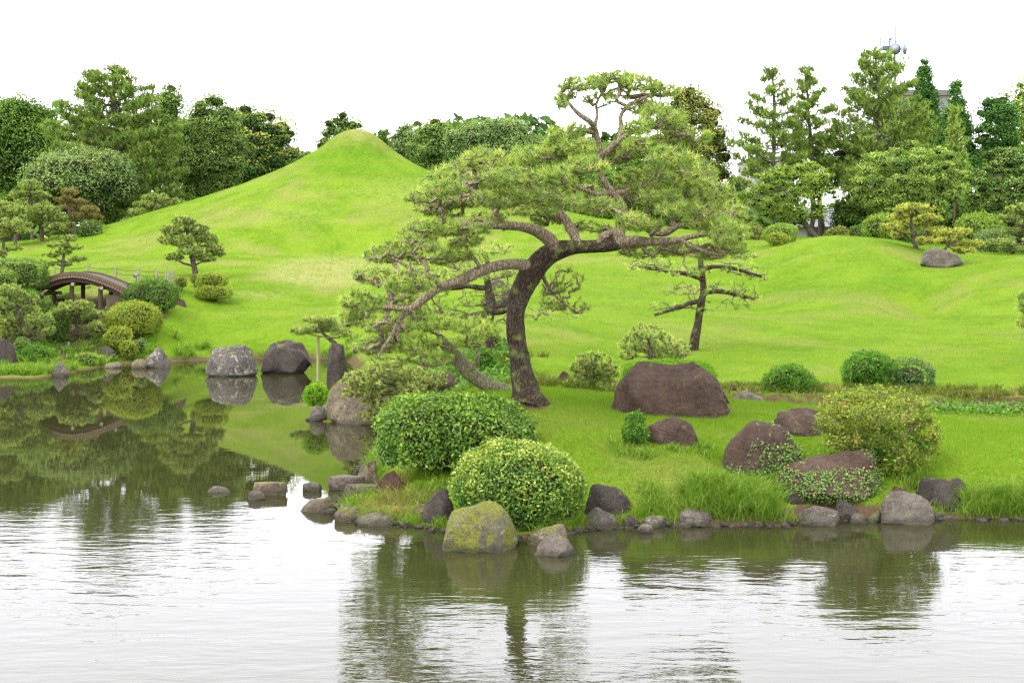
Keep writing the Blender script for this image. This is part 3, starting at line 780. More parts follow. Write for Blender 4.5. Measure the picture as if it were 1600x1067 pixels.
rock('brown rock on the slope between the bridge shrub and the stepped topiary', 270, 292, 466, 486, 54.5, 'rock_brown', .8, 52, None, 3)
rock('dark rock in shade below the rounded yellowish azalea', 150, 180, 540, 556, 48.8, 'rock_dark', .8, 53, None, 3)
rock('long grey rock lying on the hillock under the golden pine', 1440, 1510, 386, 417, 53, 'rock_grey', .6, 46, [(0, .75), (.3, 1), (.6, .85), (.9, .4), (1, .15)], 4, rnd=9)
rock('small dark grey rock at the left foot of the right hillock', 1188, 1211, 404, 419, 56, 'rock_dark', .8, 54, None, 3)
for k, (lab, a, b, c, d, Y, m) in enumerate([
        ('dark boulder among bank rocks left of the leaning pine trunk', 640, 690, 572, 612, 31.5, 'rock_dark'),
        ('reddish grey rock beneath the leaning pine trunk, rightmost of the bank rocks', 682, 722, 580, 616, 30.4, 'rock_brown'),
        ('small brown rock on the bank in front of the dark bank boulder', 640, 668, 606, 630, 29.8, 'rock_brown'),
        ('grey flat stone at the inner shore behind the glossy hedge', 655, 700, 620, 642, 28.6, 'rock_grey'),
        ('dark rock on the slope left behind the big pine trunk', 752, 802, 436, 478, 47, 'rock_dark'),
        ('lone weathered rock on the slope just right behind the big pine trunk', 846, 872, 440, 462, 48, 'rock_dark'),
        ('dark upright rock on the bank between hidden inlet and loose bush', 600, 634, 556, 600, 35, 'rock_dark'),
        ('brown rock in the undercut bank left of the dwarf pine', 868, 892, 580, 604, 28.3, 'rock_red'),
        ]):
    rock(lab, a, b, c, d, Y, m, .8, 60 + k, None, 4)

# ------------------------------------------------------------------ shrubs
def superell(d, p):
    return (np.abs(d) ** p).sum(1) ** (-1 / p)
def shrub(label, x0, x1, yt, yb, Y, mat, leafpx=5, seed=0, depth=.9, p=2.4, dens=1.0, jit=.75, lump=.07, name='shrub', cat='shrub', core=.66, tipbias=.25, stems=5, aspect=.5, group=None, zfloor=None, clumps=0, open_=0.0, into=None, pname='foliage'):
    r = rng(seed + 500); lump = min(lump * 1.7 + .01, .34)
    c = P((x0 + x1) / 2, (yt + yb) / 2, Y)
    rx = (x1 - x0) * Y / F / 2; rz = (yb - yt) * Y / F / 2; ry = rx * depth
    c = c + (0, ry * .5, 0)
    R = np.array([rx, ry, rz])
    g = gz(c[0], c[1]); g = g if zfloor is None else zfloor
    th = into or thing(name, label, cat, (c[0], c[1], min(g, c[2] - rz * .9)), group)
    s = leafpx * Y / F / 2
    area_px = math.pi * ((x1 - x0) / 2) * ((yb - yt) / 2) * 2.6
    s_j = jit + .2; n = int(area_px / (leafpx ** 2 * .5) * 3.3 * dens)
    d = norm(r.normal(size=(n, 3)))
    rr = superell(d, p)
    lm = 1 + lump * snoise(d, seed + 3, 4.5, 3)
    shell = 1 - np.abs(r.normal(size=n)) * .10
    if open_:
        gap = snoise(d, seed + 9, 5.5, 2)
        shell = np.where(gap < -open_, shell - r.uniform(.1, .4, n), shell)
    poke = r.random(n) < .08
    shell = np.where(poke, 1 + r.uniform(0, .9, n) * s * 2 / rx, shell)
    C = c + d * R * (rr * lm * shell)[:, None]
    s = s * np.where(r.random(n) < .3, .7, 1.0)
    N = norm(d / R * min(rx, rz) + (0, 0, .45))
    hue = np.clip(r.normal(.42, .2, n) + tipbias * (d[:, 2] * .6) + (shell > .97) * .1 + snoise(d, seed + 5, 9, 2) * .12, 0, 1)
    keep = (d[:, 1] < .6) & (C[:, 2] > (g - .02 if zfloor is None else zfloor))
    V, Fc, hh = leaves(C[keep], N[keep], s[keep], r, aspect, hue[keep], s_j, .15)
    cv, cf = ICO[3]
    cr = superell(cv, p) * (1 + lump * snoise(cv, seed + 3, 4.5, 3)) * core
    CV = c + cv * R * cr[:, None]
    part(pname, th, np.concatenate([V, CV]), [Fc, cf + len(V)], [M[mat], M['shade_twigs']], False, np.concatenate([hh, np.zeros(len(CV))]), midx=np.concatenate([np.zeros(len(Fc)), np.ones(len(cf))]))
    if stems:
        pos = []; par = []; rad = []
        zb = th.location[2] - .05
        for k in range(stems):
            a = r.uniform(0, 6.28); q = c + R * (.45 * math.cos(a), .45 * math.sin(a), 0)
            b0 = np.array([c[0] + .15 * rx * math.cos(a), c[1] + .15 * ry * math.sin(a), zb])
            last = -1
            for i in range(6):
                f = i / 5
                pos.append(b0 * (1 - f) + q * f + r.normal(size=3) * .02 * rx); par.append(last); last = len(pos) - 1
                rad.append(.04 * rx * (1 - .6 * f) + .004)
        tv, tf = tubes(pos, par, rad, 5)
        part('stems', th, tv, tf, M['bark_far'], True, kind='stuff')
    return th

shrub('big rounded glossy green hedge shrub at the water edge left of the pine trunk', 588, 827, 617, 768, 20.9, 'glossy', 7.0, 1, .6, 3.0, 2.1, .6, .06, cat='hedge', name='hedge_shrub')
shrub('variegated yellow green dome shrub in front of the glossy hedge, right behind the mossy boulder', 704, 914, 697, 836, 18.75, 'azalea_v', 6.2, 2, .8, 2.2, 1.95, .7, .07, tipbias=.45)
shrub('round dark green shrub alone on the stream bank right of the huge boulder', 1195, 1273, 571, 630, 28.6, 'green', 4, 4, .9, 2.1, 1.6, .9, .16)
shrub('round green shrub behind the olive azalea, left of two joined', 1319, 1402, 549, 618, 29.3, 'green', 4, 5, .9, 2.1, 1.6, .9, .18)
shrub('loose nandina shrub with reddish tips, right of two joined behind the olive azalea', 1384, 1474, 562, 625, 29.5, 'nandina', 4.5, 6, .9, 1.9, 1.1, 1.0, .32, core=.55)
shrub('bright lime clipped low hedge seen over the top of the huge brown boulder', 973, 1121, 562, 610, 25.4, 'bright', 4, 7, .5, 3, 1.5, .4, .03, name='clipped_hedge', cat='hedge')
puff = shrub('tiny bright shrub in two puffs beside the wedge boulder', 977, 1010, 643, 668, 21.3, 'green', 4, 8, .9, 2.2, 1.5, .7, .12, stems=2, name='small_shrub')
shrub('', 972, 1012, 660, 694, 21.2, 'green', 4, 9, .9, 2.2, 1.5, .7, .15, stems=0, into=puff, pname='lower_foliage')
shrub('small bright green ball bush at the left tip of the peninsula', 474, 511, 600, 636, 31.9, 'bright', 3.5, 11, .9, 2.3, 1.5, .7, .12, name='ball_bush', zfloor=.3)
topi = shrub('stepped clipped topiary in two flat tiers on the left lawn', 304, 354, 426, 449, 56.5, 'azalea_y', 2.6, 13, .8, 3.0, 1.5, .5, .03, name='topiary', cat='topiary', stems=3)
shrub('', 302, 361, 446, 468, 56.2, 'azalea_y', 2.6, 14, .8, 3.0, 1.5, .5, .03, stems=2, into=topi, pname='lower_tier')
shrub('tiny round clipped bush left of the stepped topiary', 273, 291, 432, 449, 56.5, 'olive', 2.4, 15, .9, 2.3, 1.5, .5, .05, name='ball_bush')
shrub('little clipped bush half hidden behind the upper topiary tier', 297, 312, 428, 444, 58, 'olive', 2.4, 16, .9, 2.3, 1.5, .5, .05, name='ball_bush')
shrub('rounded yellowish azalea dome in front of the bridge on the left bank', 157, 248, 473, 530, 50.5, 'azalea_y', 3, 17, .8, 2.5, 1.5, .5, .05, name='azalea')
shrub('smaller olive azalea ball below left of the yellowish azalea dome', 158, 204, 510, 548, 49.3, 'azalea_y', 3, 18, .9, 2.2, 1.4, .6, .12, name='azalea')
shrub('little pale azalea tuft at the foot of the azalea dome near the water', 184, 212, 531, 556, 49, 'azalea_y', 3, 19, .9, 2.2, 1.4, .6, .15, name='azalea')
shrub('dark spreading shrub at the right end of the arched bridge', 193, 274, 436, 496, 52.6, 'camphor', 3.2, 20, .9, 2.2, 1.4, .8, .22, core=.7)
shrub('clipped dark green hedge at the left end of the arched bridge', -30, 73, 404, 452, 52.5, 'oak', 3.2, 21, .4, 4, 1.5, .5, .05, name='clipped_hedge', cat='hedge')
shrub('pale variegated shrub below the dark hedge at the left edge', -14, 24, 419, 458, 51.5, 'azalea_v', 3.2, 22, .9, 2.3, 1.5, .6, .12)
shrub('small green clipped hedge below the left end of the bridge', 24, 60, 452, 482, 51.8, 'green', 3, 23, .8, 2.6, 1.5, .6, .06, name='clipped_hedge', cat='hedge')
shrub('dark green camellia bush between the two waterside pines at the left', 72, 103, 486, 545, 49.8, 'camphor', 3.2, 24, .9, 2.3, 1.5, .7, .12)
shrub('low dark bush beside the dark boulder at the left edge', 18, 44, 528, 556, 47.8, 'oak', 3, 25, .9, 2.2, 1.4, .7, .12)
shrub('yellow leaved bush seen under the bridge arch', 62, 124, 456, 490, 55.2, 'azalea_v', 3, 26, .9, 2.3, 1.4, .7, .12)
shrub('green bush seen under the right half of the bridge arch', 112, 150, 450, 490, 56.5, 'olive', 3, 27, .9, 2.3, 1.4, .7, .12)
shrub('rounded green shrub behind the lawn left of the right hillock', 1195, 1248, 349, 384, 64, 'light', 2.8, 28, .9, 2.3, 1.4, .7, .08)
shrub('small pale dome shrub in front of the rounded green shrub by the hillock', 1200, 1234, 363, 384, 62, 'azalea_y', 2.6, 29, .9, 2.4, 1.4, .5, .05)
shrub('fresh green fern like shrub on the slope behind the leaning trunk', 742, 774, 546, 592, 31, 'green', 3.6, 30, .9, 2.3, 1.5, .7, .12)
shrub('small green shrub higher on the slope left of the big trunk', 755, 782, 514, 548, 34, 'light', 3.4, 31, .9, 2.2, 1.3, .8, .15)
shrub('round dark bush with yellow edges at the foot of the mound far left', 116, 158, 345, 382, 80, 'yellow_tip', 2.8, 32, .9, 2.3, 1.4, .7, .1)
shrub('rounded grey green bush right behind the dark bush at the mound foot', 140, 176, 352, 380, 84, 'grey_leaf', 2.8, 33, .9, 2.3, 1.4, .7, .1)
shrub('leafy light green bush left of the golden pine', 1352, 1400, 336, 384, 72, 'light', 3.2, 34, .9, 2.2, 1.3, .8, .18)
shrub('leafy green bush right of the golden pine behind the lawn', 1502, 1566, 332, 392, 74, 'light', 3.2, 35, .9, 2.2, 1.3, .8, .18)
shrub('low grey green clipped bush at the right behind the hillock saddle', 1528, 1590, 358, 402, 62, 'grey_leaf', 3, 36, .9, 2.6, 1.4, .6, .12)
shrub('low bush under the cherry trees near the house', 1288, 1330, 356, 384, 74, 'olive', 3, 37, .9, 2.2, 1.3, .8, .15)
shrub('wide low bush row end right of the house', 1322, 1372, 352, 386, 77, 'oak', 3, 38, .9, 2.2, 1.3, .8, .15)
shrub('low olive bush behind the lawn right of the big pine crown', 1150, 1198, 352, 388, 72, 'olive', 3, 39, .9, 2.2, 1.3, .8, .15)
shrub('low leafy green bush at the water side of the left bank below the wide pine', 26, 80, 540, 572, 47, 'green', 3, 42, .8, 2.1, 1.4, .9, .25)
shrub('low yellowish sedge bush at the left bank below the forked pine', 112, 160, 552, 574, 47.6, 'light', 3, 43, .8, 2.1, 1.3, 1.0, .3)
shrub('deep green bush filling the gap below the left end of the bridge', 40, 84, 470, 508, 51.6, 'camphor', 3, 44, .8, 2.1, 1.4, .9, .25)
shrub('bluish green low plant at the right foot of the azalea dome', 206, 228, 530, 548, 49.4, 'grey_leaf', 3, 40, .9, 2.2, 1.3, .9, .2, stems=2)
shrub('small dark plant on the golden pine slope beside the long grey rock', 1418, 1446, 352, 392, 66, 'green', 2.8, 41, .9, 2.2, 1.3, .8, .15)

# ------------------------------------------------------------------ pines
def pad_tips(pads, Y, r, dens=1.0, dspread=1.6, ydens=1.0, seedoff=0, flatten=.6):
    tips = []; dirs = []
    for i, pd in enumerate(pads):
        cx, cy, rx, ry = pd[:4]
        dY = pd[4] if len(pd) > 4 else r.uniform(-dspread, dspread)
        dn = pd[5] if len(pd) > 5 else 1.0
        YY_ = Y + dY
        k = YY_ / F
        if Y < 35: ry = ry * 1.3 + 2
        n = max(4, int(rx * ry * 3.1416 * .024 * dens * dn))
        q = r.normal(size=(n, 3)); q = norm(q) * (r.uniform(.25, 1, (n, 1)) ** .45)
        q[:, 2] = np.where(q[:, 2] < 0, q[:, 2] * flatten, q[:, 2])
        c = P(cx, cy, YY_)
        X = c + q * np.array([rx * k, rx * k * .8, ry * k])
        X = X + np.stack([snoise(X, 7 + k_, 2.5, 2) for k_ in range(3)], 1) * 7 * k * (Y < 35)
        tips.append(X)
        dirs.append(norm(q * (1, 1, .3) * .6 + (0, 0, .75) + r.normal(size=(n, 3)) * .25))
    return np.concatenate(tips), np.concatenate(dirs)

def pine(label, Y, trunk, limbs, pads, mat='pine', twigmat='twig', trunkmat='bark_hero', seed=0, dens=1.0, nn=20, nl=11, nw=.45, step=.12,
         dspread=1.5, tip_r=.006, wig=.45, cap=None, name='pine_tree', cat='pine tree', group=None, sides=14, spread=.8, bare=0.0, huebias=0.0, trunk_label=None, up=.15):
    """trunk, limbs in photo pixels: (x, y, radius_px, depth offset); nl, nw needle length and width in photo pixels"""
    r = rng(seed + 900)
    def line(l):
        pts = np.array([P(q[0], q[1], Y + (q[3] if len(q) > 3 else 0)) for q in l])
        return pts, np.array([q[2] for q in l]) * Y / F
    tp, tr = line(trunk)
    tp[0, 2] = min(tp[0, 2], gz(tp[0, 0], tp[0, 1])) - .12
    th = thing(name, label, cat, tp[0], group)
    L = [(tp, tr, False)]
    for l in limbs:
        a, b = line(l); L.append((a, b, True))
    tips, dirs = pad_tips(pads, Y, r, dens, dspread)
    pos, par, rad, lim, ends = grow(L, tips, r, step, wig, tip_r, 2.25, cap, up)
    # trunk and each main limb as parts
    sel_start = 0; k = 0
    starts = []
    cnts = []
    for pts, rr, att in L:
        seg = np.linalg.norm(np.diff(pts, axis=0), axis=1).sum(); cnts.append(max(2, int(seg / step) + 1))
    s0 = 0
    for i, cn in enumerate(cnts):
        sel = np.zeros(len(pos), bool); sel[s0:s0 + cn] = True
        if i > 0:
            # cap end flush inside the parent limb
            pass
        V, Fc = tubes(pos, par, rad, sides if i == 0 else max(6, sides - 4), sel, bumpy=.16 if i == 0 else .18, seed=seed)
        part('trunk' if i == 0 else 'branch', th, V, Fc, M[trunkmat] if i == 0 or rad[s0:s0 + cn].max() > tr.max() * .45 else M[twigmat], True)
        s0 += cn
    V, Fc = tubes(pos, par, rad, 4 if Y < 30 else 3, ~lim)
    part('twigs', th, V, Fc, M[twigmat], True, kind='stuff')
    u = Y / F
    e = pos[ends]
    dd = dirs[np.argsort(np.array([0]))] if False else None
    # directions follow the twig and turn up
    pd = norm(e - pos[par[ends]])
    dr = norm(pd * .7 + (0, 0, .7) + r.normal(size=e.shape) * .2)
    keep = r.random(len(e)) > bare
    hue = np.clip(r.normal(.48 + huebias, .27, len(e)), 0, 1)
    V, Fc, hh = needles(e[keep], dr[keep], r, nn, nl * u, nw * u, spread, hue[keep], nl * u * .5)
    part('needles', th, V, Fc, M[mat], False, hh, kind='stuff')
    return th

HY = 23.5
def fill_pads():
    r = rng(12); out = []
    top = [(640, 300), (690, 262), (770, 240), (880, 235), (1000, 240), (1080, 255), (1130, 290), (1160, 350)]
    bot = [(640, 400), (700, 395), (780, 350), (860, 340), (960, 350), (1040, 365), (1100, 400), (1160, 400)]
    for i in range(30):
        x = r.uniform(650, 1150); y0 = np.interp(x, *zip(*top)); y1 = np.interp(x, *zip(*bot))
        out.append((x, r.uniform(y0 + 6, y1 - 6), r.uniform(16, 30), r.uniform(6, 10), r.uniform(-2, 2), .8))
    return out
pine('great pine with thick curved trunk and wide gnarled crown in the centre', HY,
     [(827, 645, 38), (825, 632, 31), (821, 618, 24.5), (817, 600, 21), (811, 570, 18.5), (807, 540, 17.5), (804, 510, 16.5), (804, 485, 16.5), (809, 465, 18), (820, 444, 20), (834, 424, 19), (850, 404, 18), (866, 392, 17), (886, 386, 14.5), (908, 384, 12.5), (934, 382, 11.5), (955, 381, 11), (969, 376, 11)],
     [[(866, 394, 11), (856, 374, 10, -.1), (830, 362, 9, -.3), (800, 359, 8, -.5), (777, 355, 6, -.6), (744, 355, 5, -.7), (710, 349, 4, -.8), (680, 352, 3, -.9)],
      [(790, 357, 6, -.5), (781, 344, 6, -.6), (772, 325, 5, -.7), (758, 308, 4, -.6), (735, 296, 3, -.5), (715, 280, 2.5, -.5)],
      [(832, 424, 10), (818, 416, 9.5, -.1), (800, 415, 8.5, -.2), (781, 417, 8, -.3), (744, 426, 8, -.5), (710, 441, 7.5, -.6), (676, 454, 7, -.7), (655, 473, 5.5, -.8), (644, 485, 5, -.8), (618, 480, 4, -.8), (590, 478, 3, -.9), (565, 470, 2, -.9)],
      [(644, 485, 4, -.8), (622, 500, 3.4, -.7), (619, 520, 3, -.6), (604, 536, 2.5, -.6), (590, 560, 2, -.6)],
      [(690, 450, 4, -.7), (668, 430, 3, -1.0), (640, 420, 2.6, -1.1), (612, 402, 2, -1.2)],
      [(905, 384, 8), (897, 360, 7.5, .2), (882, 336, 7, .3), (866, 318, 5.5, .3), (850, 308, 4.5, .3), (826, 296, 4, .3), (800, 280, 3, .3), (775, 262, 2.5, .3)],
      [(934, 382, 7), (955, 368, 6.5, .1), (975, 366, 5, .2)],
      [(969, 376, 9.5), (972, 358, 9, .1), (980, 338, 8, .2), (974, 320, 7, .2), (957, 300, 7, .2), (942, 282, 6, .2), (935, 262, 6, .2), (938, 250, 6.5, .2), (938, 232, 5.5, .2), (931, 210, 5, .2), (928, 194, 4.5, .1), (909, 182, 3.5, .0), (896, 170, 2.8, 0), (885, 155, 2, 0)],
      [(938, 248, 5.5, .2), (948, 236, 5.5, .1), (960, 226, 5, .1), (971, 212, 4.5, 0), (984, 208, 4, -.1), (1000, 200, 3.5, -.1), (1016, 194, 3.2, -.2), (1051, 186, 2.2, -.2)],
      [(968, 214, 4, .1), (971, 196, 3.5, .2), (967, 180, 3.2, .2), (986, 161, 2.8, .2), (1014, 149, 2.2, .2), (1030, 142, 1.6, .2)],
      [(931, 209, 4, .2), (915, 206, 3.5, .1), (898, 208, 3.2, 0), (882, 216, 2.6, 0), (868, 224, 2, 0)],
      [(930, 196, 3, .1), (935, 178, 2.4, .3), (930, 160, 2.2, .3), (945, 142, 1.6, .3)],
      [(969, 378, 10), (985, 376, 8.5), (1000, 376, 8, -.1), (1025, 379, 6.5, -.2), (1051, 376, 6, -.3), (1075, 369, 5, -.4), (1107, 364, 4, -.5), (1135, 362, 2.5, -.5)],
      [(975, 335, 6, .2), (995, 344, 7, .2), (1012, 357, 7, .2), (1033, 367, 6, .1), (1046, 362, 7, .1), (1055, 352, 6, .1), (1075, 350, 4, .1), (1105, 345, 3, .1)],
      [(1052, 354, 5, .1), (1050, 335, 4, .4), (1062, 315, 3.5, .5), (1080, 300, 3, .6), (1090, 280, 2.2, .7)],
      [(960, 302, 4.5, .2), (985, 300, 4, .6), (1010, 290, 3.2, .8), (1040, 275, 2.6, .9), (1065, 262, 2, 1.0)],
      [(957, 300, 4, .2), (930, 305, 3.5, -.4), (905, 295, 3, -.8), (880, 285, 2.4, -1.0)],
      [(1060, 374, 4, -.3), (1080, 385, 3, -.6), (1100, 392, 2.5, -.8), (1130, 398, 2, -1)],
      [(842, 425, 5, .2), (852, 445, 3, .6), (865, 462, 2.2, .8), (885, 478, 1.6, .8), (900, 488, 1.2, .8)]],
     fill_pads() + [(1078, 214, 26, 10, .3), (1045, 226, 44, 9, .5), (1000, 222, 24, 8, -.6), (900, 232, 36, 9, -.4), (960, 250, 36, 9, .6), (905, 200, 16, 7, -.3, .6), (910, 132, 42, 9, 0, 1.1), (955, 125, 45, 8, .3, 1.1), (1000, 134, 40, 9, 0, 1.1), (1035, 146, 30, 9, .2, .9), (885, 152, 20, 8, 0, .9), (975, 150, 40, 9, .5, .5), (935, 158, 40, 9, .2, .4), (990, 168, 30, 9, .2, .3), (880, 160, 12, 8, -.3, .8),
      (1030, 185, 36, 18, -.3), (1052, 205, 28, 13, .2), (1000, 198, 25, 10, -.5), (1015, 172, 26, 12, .6), (1060, 180, 12, 8, 0), (880, 213, 30, 10, -.2), (865, 225, 22, 9, 0),
      (985, 238, 50, 12), (1050, 248, 48, 14), (1090, 268, 38, 16), (1110, 300, 42, 18), (1132, 335, 32, 20), (1080, 295, 55, 18), (1020, 280, 58, 16), (1000, 310, 48, 16), (1138, 370, 30, 18), (1092, 335, 50, 16), (1050, 320, 48, 14), (1120, 355, 40, 14, -1.2), (1148, 385, 18, 12),
      (870, 240, 48, 12), (820, 243, 48, 12), (770, 250, 44, 12), (728, 264, 38, 12), (690, 286, 34, 12), (745, 286, 48, 12), (800, 278, 50, 12), (860, 272, 48, 12), (912, 262, 40, 13), (900, 298, 50, 12), (840, 303, 44, 12), (780, 310, 48, 12), (720, 318, 44, 13), (676, 330, 34, 14), (658, 308, 20, 9), (830, 332, 40, 9), (940, 325, 36, 10), (925, 356, 40, 7), (860, 345, 25, 8),
      (700, 355, 48, 11), (650, 375, 38, 13), (745, 345, 40, 9), (690, 300, 34, 12, -2), (770, 270, 50, 13, 1.5), (1060, 270, 45, 13, -1.5),
      (610, 398, 42, 14), (662, 402, 44, 13), (588, 430, 38, 15), (640, 440, 44, 13), (566, 468, 34, 15), (614, 478, 46, 13), (556, 505, 30, 14), (612, 515, 44, 13), (590, 545, 40, 12), (700, 400, 40, 10), (720, 378, 30, 9), (550, 488, 22, 16, -1), (640, 500, 30, 10),
      (1060, 390, 45, 10), (1112, 398, 38, 12), (1148, 396, 22, 10), (870, 468, 26, 22, .8, .45), (890, 440, 26, 18, .7, .4), (905, 482, 18, 12, .8, .4), (1000, 395, 30, 9, .5, .6), (995, 352, 40, 8)],
     seed=3, dens=3.1, nn=20, nl=12.5, nw=.46, step=.09, tip_r=.0098, wig=1.05, cap=.035, dspread=1.7, spread=.7, bare=.36)

pine('low pine with mossy grey trunk leaning left from the great pine foot', 25.5,
     [(806, 624, 14), (795, 616, 12.5), (764, 602, 12), (734, 590, 12), (719, 569, 11), (707, 551, 9.5), (695, 537, 8.5), (690, 528, 6)],
     [[(692, 534, 5), (676, 536, 4.5, .1), (662, 545, 4, .1), (640, 556, 3, .1)], [(722, 578, 4.5), (735, 577, 4, -.2), (746, 570, 3, -.3), (747, 550, 2.5, -.3)],
      [(712, 562, 4), (692, 566, 3.6, -.3), (670, 572, 3, -.4), (650, 566, 2, -.5)], [(692, 530, 4), (680, 518, 3.5, .2), (690, 508, 3, .4), (715, 505, 2, .5)],
      [(700, 545, 4), (720, 535, 3, .4), (745, 525, 2.4, .5)]],
     [(690, 508, 50, 12), (642, 515, 52, 12), (740, 515, 38, 12), (600, 540, 46, 12), (645, 540, 50, 10), (562, 535, 26, 10), (725, 500, 42, 9), (764, 512, 24, 9), (660, 560, 44, 9), (600, 560, 36, 9), (700, 535, 40, 8), (740, 535, 25, 8)],
     trunkmat='bark_grey', seed=4, dens=1.6, nn=22, nl=10, nw=.42, step=.10, tip_r=.006, wig=.55, cap=.03, dspread=.9, spread=.8, bare=.05)

pine('second garden pine with dark crooked trunk behind and left of the great pine', 33,
     [(766, 520, 9), (762, 500, 8), (768, 480, 8), (760, 455, 7), (756, 430, 5), (765, 410, 4), (750, 392, 2.5)],
     [[(762, 492, 6), (745, 492, 5.5), (725, 500, 4.5), (700, 492, 3)], [(765, 485, 5), (785, 488, 5, -.3), (800, 478, 3.5, -.4)], [(758, 450, 4.5), (730, 445, 4), (700, 452, 3), (670, 458, 2)],
      [(756, 432, 3.5), (730, 425, 3), (700, 415, 2.5), (680, 405, 2)], [(760, 440, 3.5), (790, 432, 3), (815, 428, 2)]],
     [(700, 440, 50, 13), (660, 455, 40, 12), (745, 470, 40, 12), (720, 405, 50, 12), (765, 390, 45, 12), (690, 480, 50, 12), (660, 425, 40, 12), (800, 420, 30, 12), (780, 460, 30, 12), (650, 490, 40, 12), (810, 500, 40, 14, .5, .4), (870, 490, 34, 16, 1.5, .3), (740, 430, 40, 10)],
     trunkmat='bark_hero', seed=5, dens=1.2, nn=18, nl=9, nw=.42, step=.14, tip_r=.008, wig=.55, cap=.04, dspread=1.4, bare=.12)

pine('slender pine with twiggy drooping crown standing on the lawn right of the great pine', 35.5,
     [(1086, 540, 7.5), (1087, 525, 6.5), (1091, 500, 6), (1096, 475, 6), (1102, 450, 5.5), (1098, 425, 5), (1094, 405, 4), (1098, 385, 3)],
     [[(1098, 470, 4), (1075, 472, 3.5, -.5), (1045, 485, 2.6, -.8), (1022, 492, 2, -.8)], [(1099, 460, 4), (1125, 455, 3.5), (1155, 460, 3), (1180, 468, 2)], [(1100, 440, 3.5), (1075, 430, 3), (1040, 425, 2.6), (1000, 418, 2)],
      [(1096, 420, 3.5), (1130, 415, 3), (1165, 425, 2.5), (1190, 432, 2)], [(1096, 402, 3), (1070, 395, 2.5), (1035, 395, 2)], [(1096, 395, 3), (1125, 388, 2.5), (1155, 392, 2)]],
     [(1050, 395, 50, 14), (1110, 385, 50, 14), (1150, 398, 40, 14), (1020, 412, 38, 12), (1000, 418, 26, 10), (1060, 425, 46, 12, 0, .8), (1120, 420, 46, 14), (1172, 425, 30, 14), (1185, 435, 18, 10), (1140, 450, 40, 13, 0, .8), (1170, 462, 26, 12, 0, .8), (1075, 455, 40, 12, 0, .7), (1040, 482, 32, 11, 0, .9), (1095, 480, 34, 11, 0, .7), (1150, 478, 30, 10, 0, .6)],
     trunkmat='bark_hero', seed=6, dens=1.35, nn=18, nl=8.5, nw=.42, step=.15, tip_r=.009, wig=.6, cap=.04, dspread=1.3, bare=.4, huebias=-.05)

FY = dict(trunkmat='bark_far', nn=17, nl=5.5, nw=.62, spread=1.0)
def far_pine(label, Y, trunk, pads, mat='pine_far', seed=0, dens=2.4, limbs=None, **kw):
    """layered garden pine: limbs run to every pad on their own"""
    if limbs is None:
        limbs = []
        for i, pd in enumerate(pads):
            dY = pd[4] if len(pd) > 4 else ((i * 37) % 7 - 3) * .18 * Y / 55
            pads[i] = (pd[0], pd[1], pd[2], pd[3], dY, 1.0)
            tr = min(trunk[1:], key=lambda q: abs(q[1] - (pd[1] + pd[3] + 6)))
            mx, my = (tr[0] * .5 + pd[0] * .5), (tr[1] * .35 + (pd[1] + pd[3]) * .65) + 1
            limbs.append([(tr[0], tr[1], tr[2] * .5), (mx, my, max(.7, tr[2] * .35), dY * .5), (pd[0], pd[1] + pd[3] * .4, .6, dY)])
    a = dict(FY); a.update(kw); dens *= 1.8
    pads = [(q[0], q[1], q[2], q[3] * 1.25) + tuple(q[4:]) for q in pads]
    if Y > 45: a.setdefault('group', 'small clipped garden pines')
    return pine(label, Y, trunk, limbs, pads, mat, 'twig' if Y < 45 else 'bark_far', seed=seed, dens=dens, step=.28 * Y / 55, dspread=.4, tip_r=.00045 * Y, wig=.4, cap=.03 * Y / 25, sides=8, **a)

far_pine('umbrella shaped garden pine with twin trunk on the left lawn below the mound', 61,
         [(306, 430, 5), (302, 416, 4.5), (297, 402, 4), (300, 388, 3), (296, 370, 2.2), (290, 350, 1.5)],
         [(287, 346, 20, 8), (270, 360, 22, 8), (305, 358, 22, 8), (318, 372, 24, 9), (280, 376, 26, 9), (258, 376, 12, 7), (332, 388, 20, 9), (300, 392, 24, 7), (272, 402, 16, 6), (320, 404, 20, 6), (340, 396, 12, 6)], seed=20, dens=3.4,
         limbs=None)
far_pine('small airy pine in front of the fence above the bridge', 58,
         [(94, 421, 3), (98, 408, 2.8), (101, 396, 2.2), (100, 384, 1.6), (106, 374, 1)],
         [(108, 373, 13, 5), (92, 383, 20, 5), (118, 386, 14, 4), (80, 398, 16, 4), (122, 405, 16, 4), (100, 394, 14, 4), (95, 412, 20, 4)], 'pine_far', seed=21, dens=3.4)
far_pine('layered small pine at the left edge over the dark hedge', 57,
         [(8, 410, 3), (4, 392, 2.6), (6, 378, 2), (8, 362, 1.4)], [(8, 350, 30, 8), (-4, 366, 24, 6), (28, 360, 20, 6), (20, 388, 18, 4), (-5, 396, 20, 5)], 'pine_far', seed=22, dens=3)
far_pine('flat headed little pine held up by a straw coloured pole over the pond', 41.5,
         [(545, 560, 4), (535, 545, 3.6), (520, 528, 3), (503, 522, 2.6), (497, 512, 2), (500, 502, 1.4)],
         [(498, 500, 26, 6), (472, 517, 20, 6), (518, 508, 24, 7), (498, 514, 30, 6), (535, 520, 20, 7)], 'pine_far', seed=23, dens=3.2, nl=7)
far_pine('wide drooping waterside pine at the left edge of the bank', 48.8,
         [(52, 560, 5), (46, 540, 4.6), (38, 522, 4), (30, 505, 3.4), (28, 485, 2.6), (20, 462, 1.6)],
         [(12, 455, 26, 10), (38, 468, 24, 9), (-5, 478, 26, 10), (30, 485, 34, 10), (62, 500, 24, 10), (10, 500, 34, 10), (40, 518, 36, 9), (74, 516, 14, 8), (-6, 522, 22, 9)], 'pine_far', seed=24, dens=3.6)
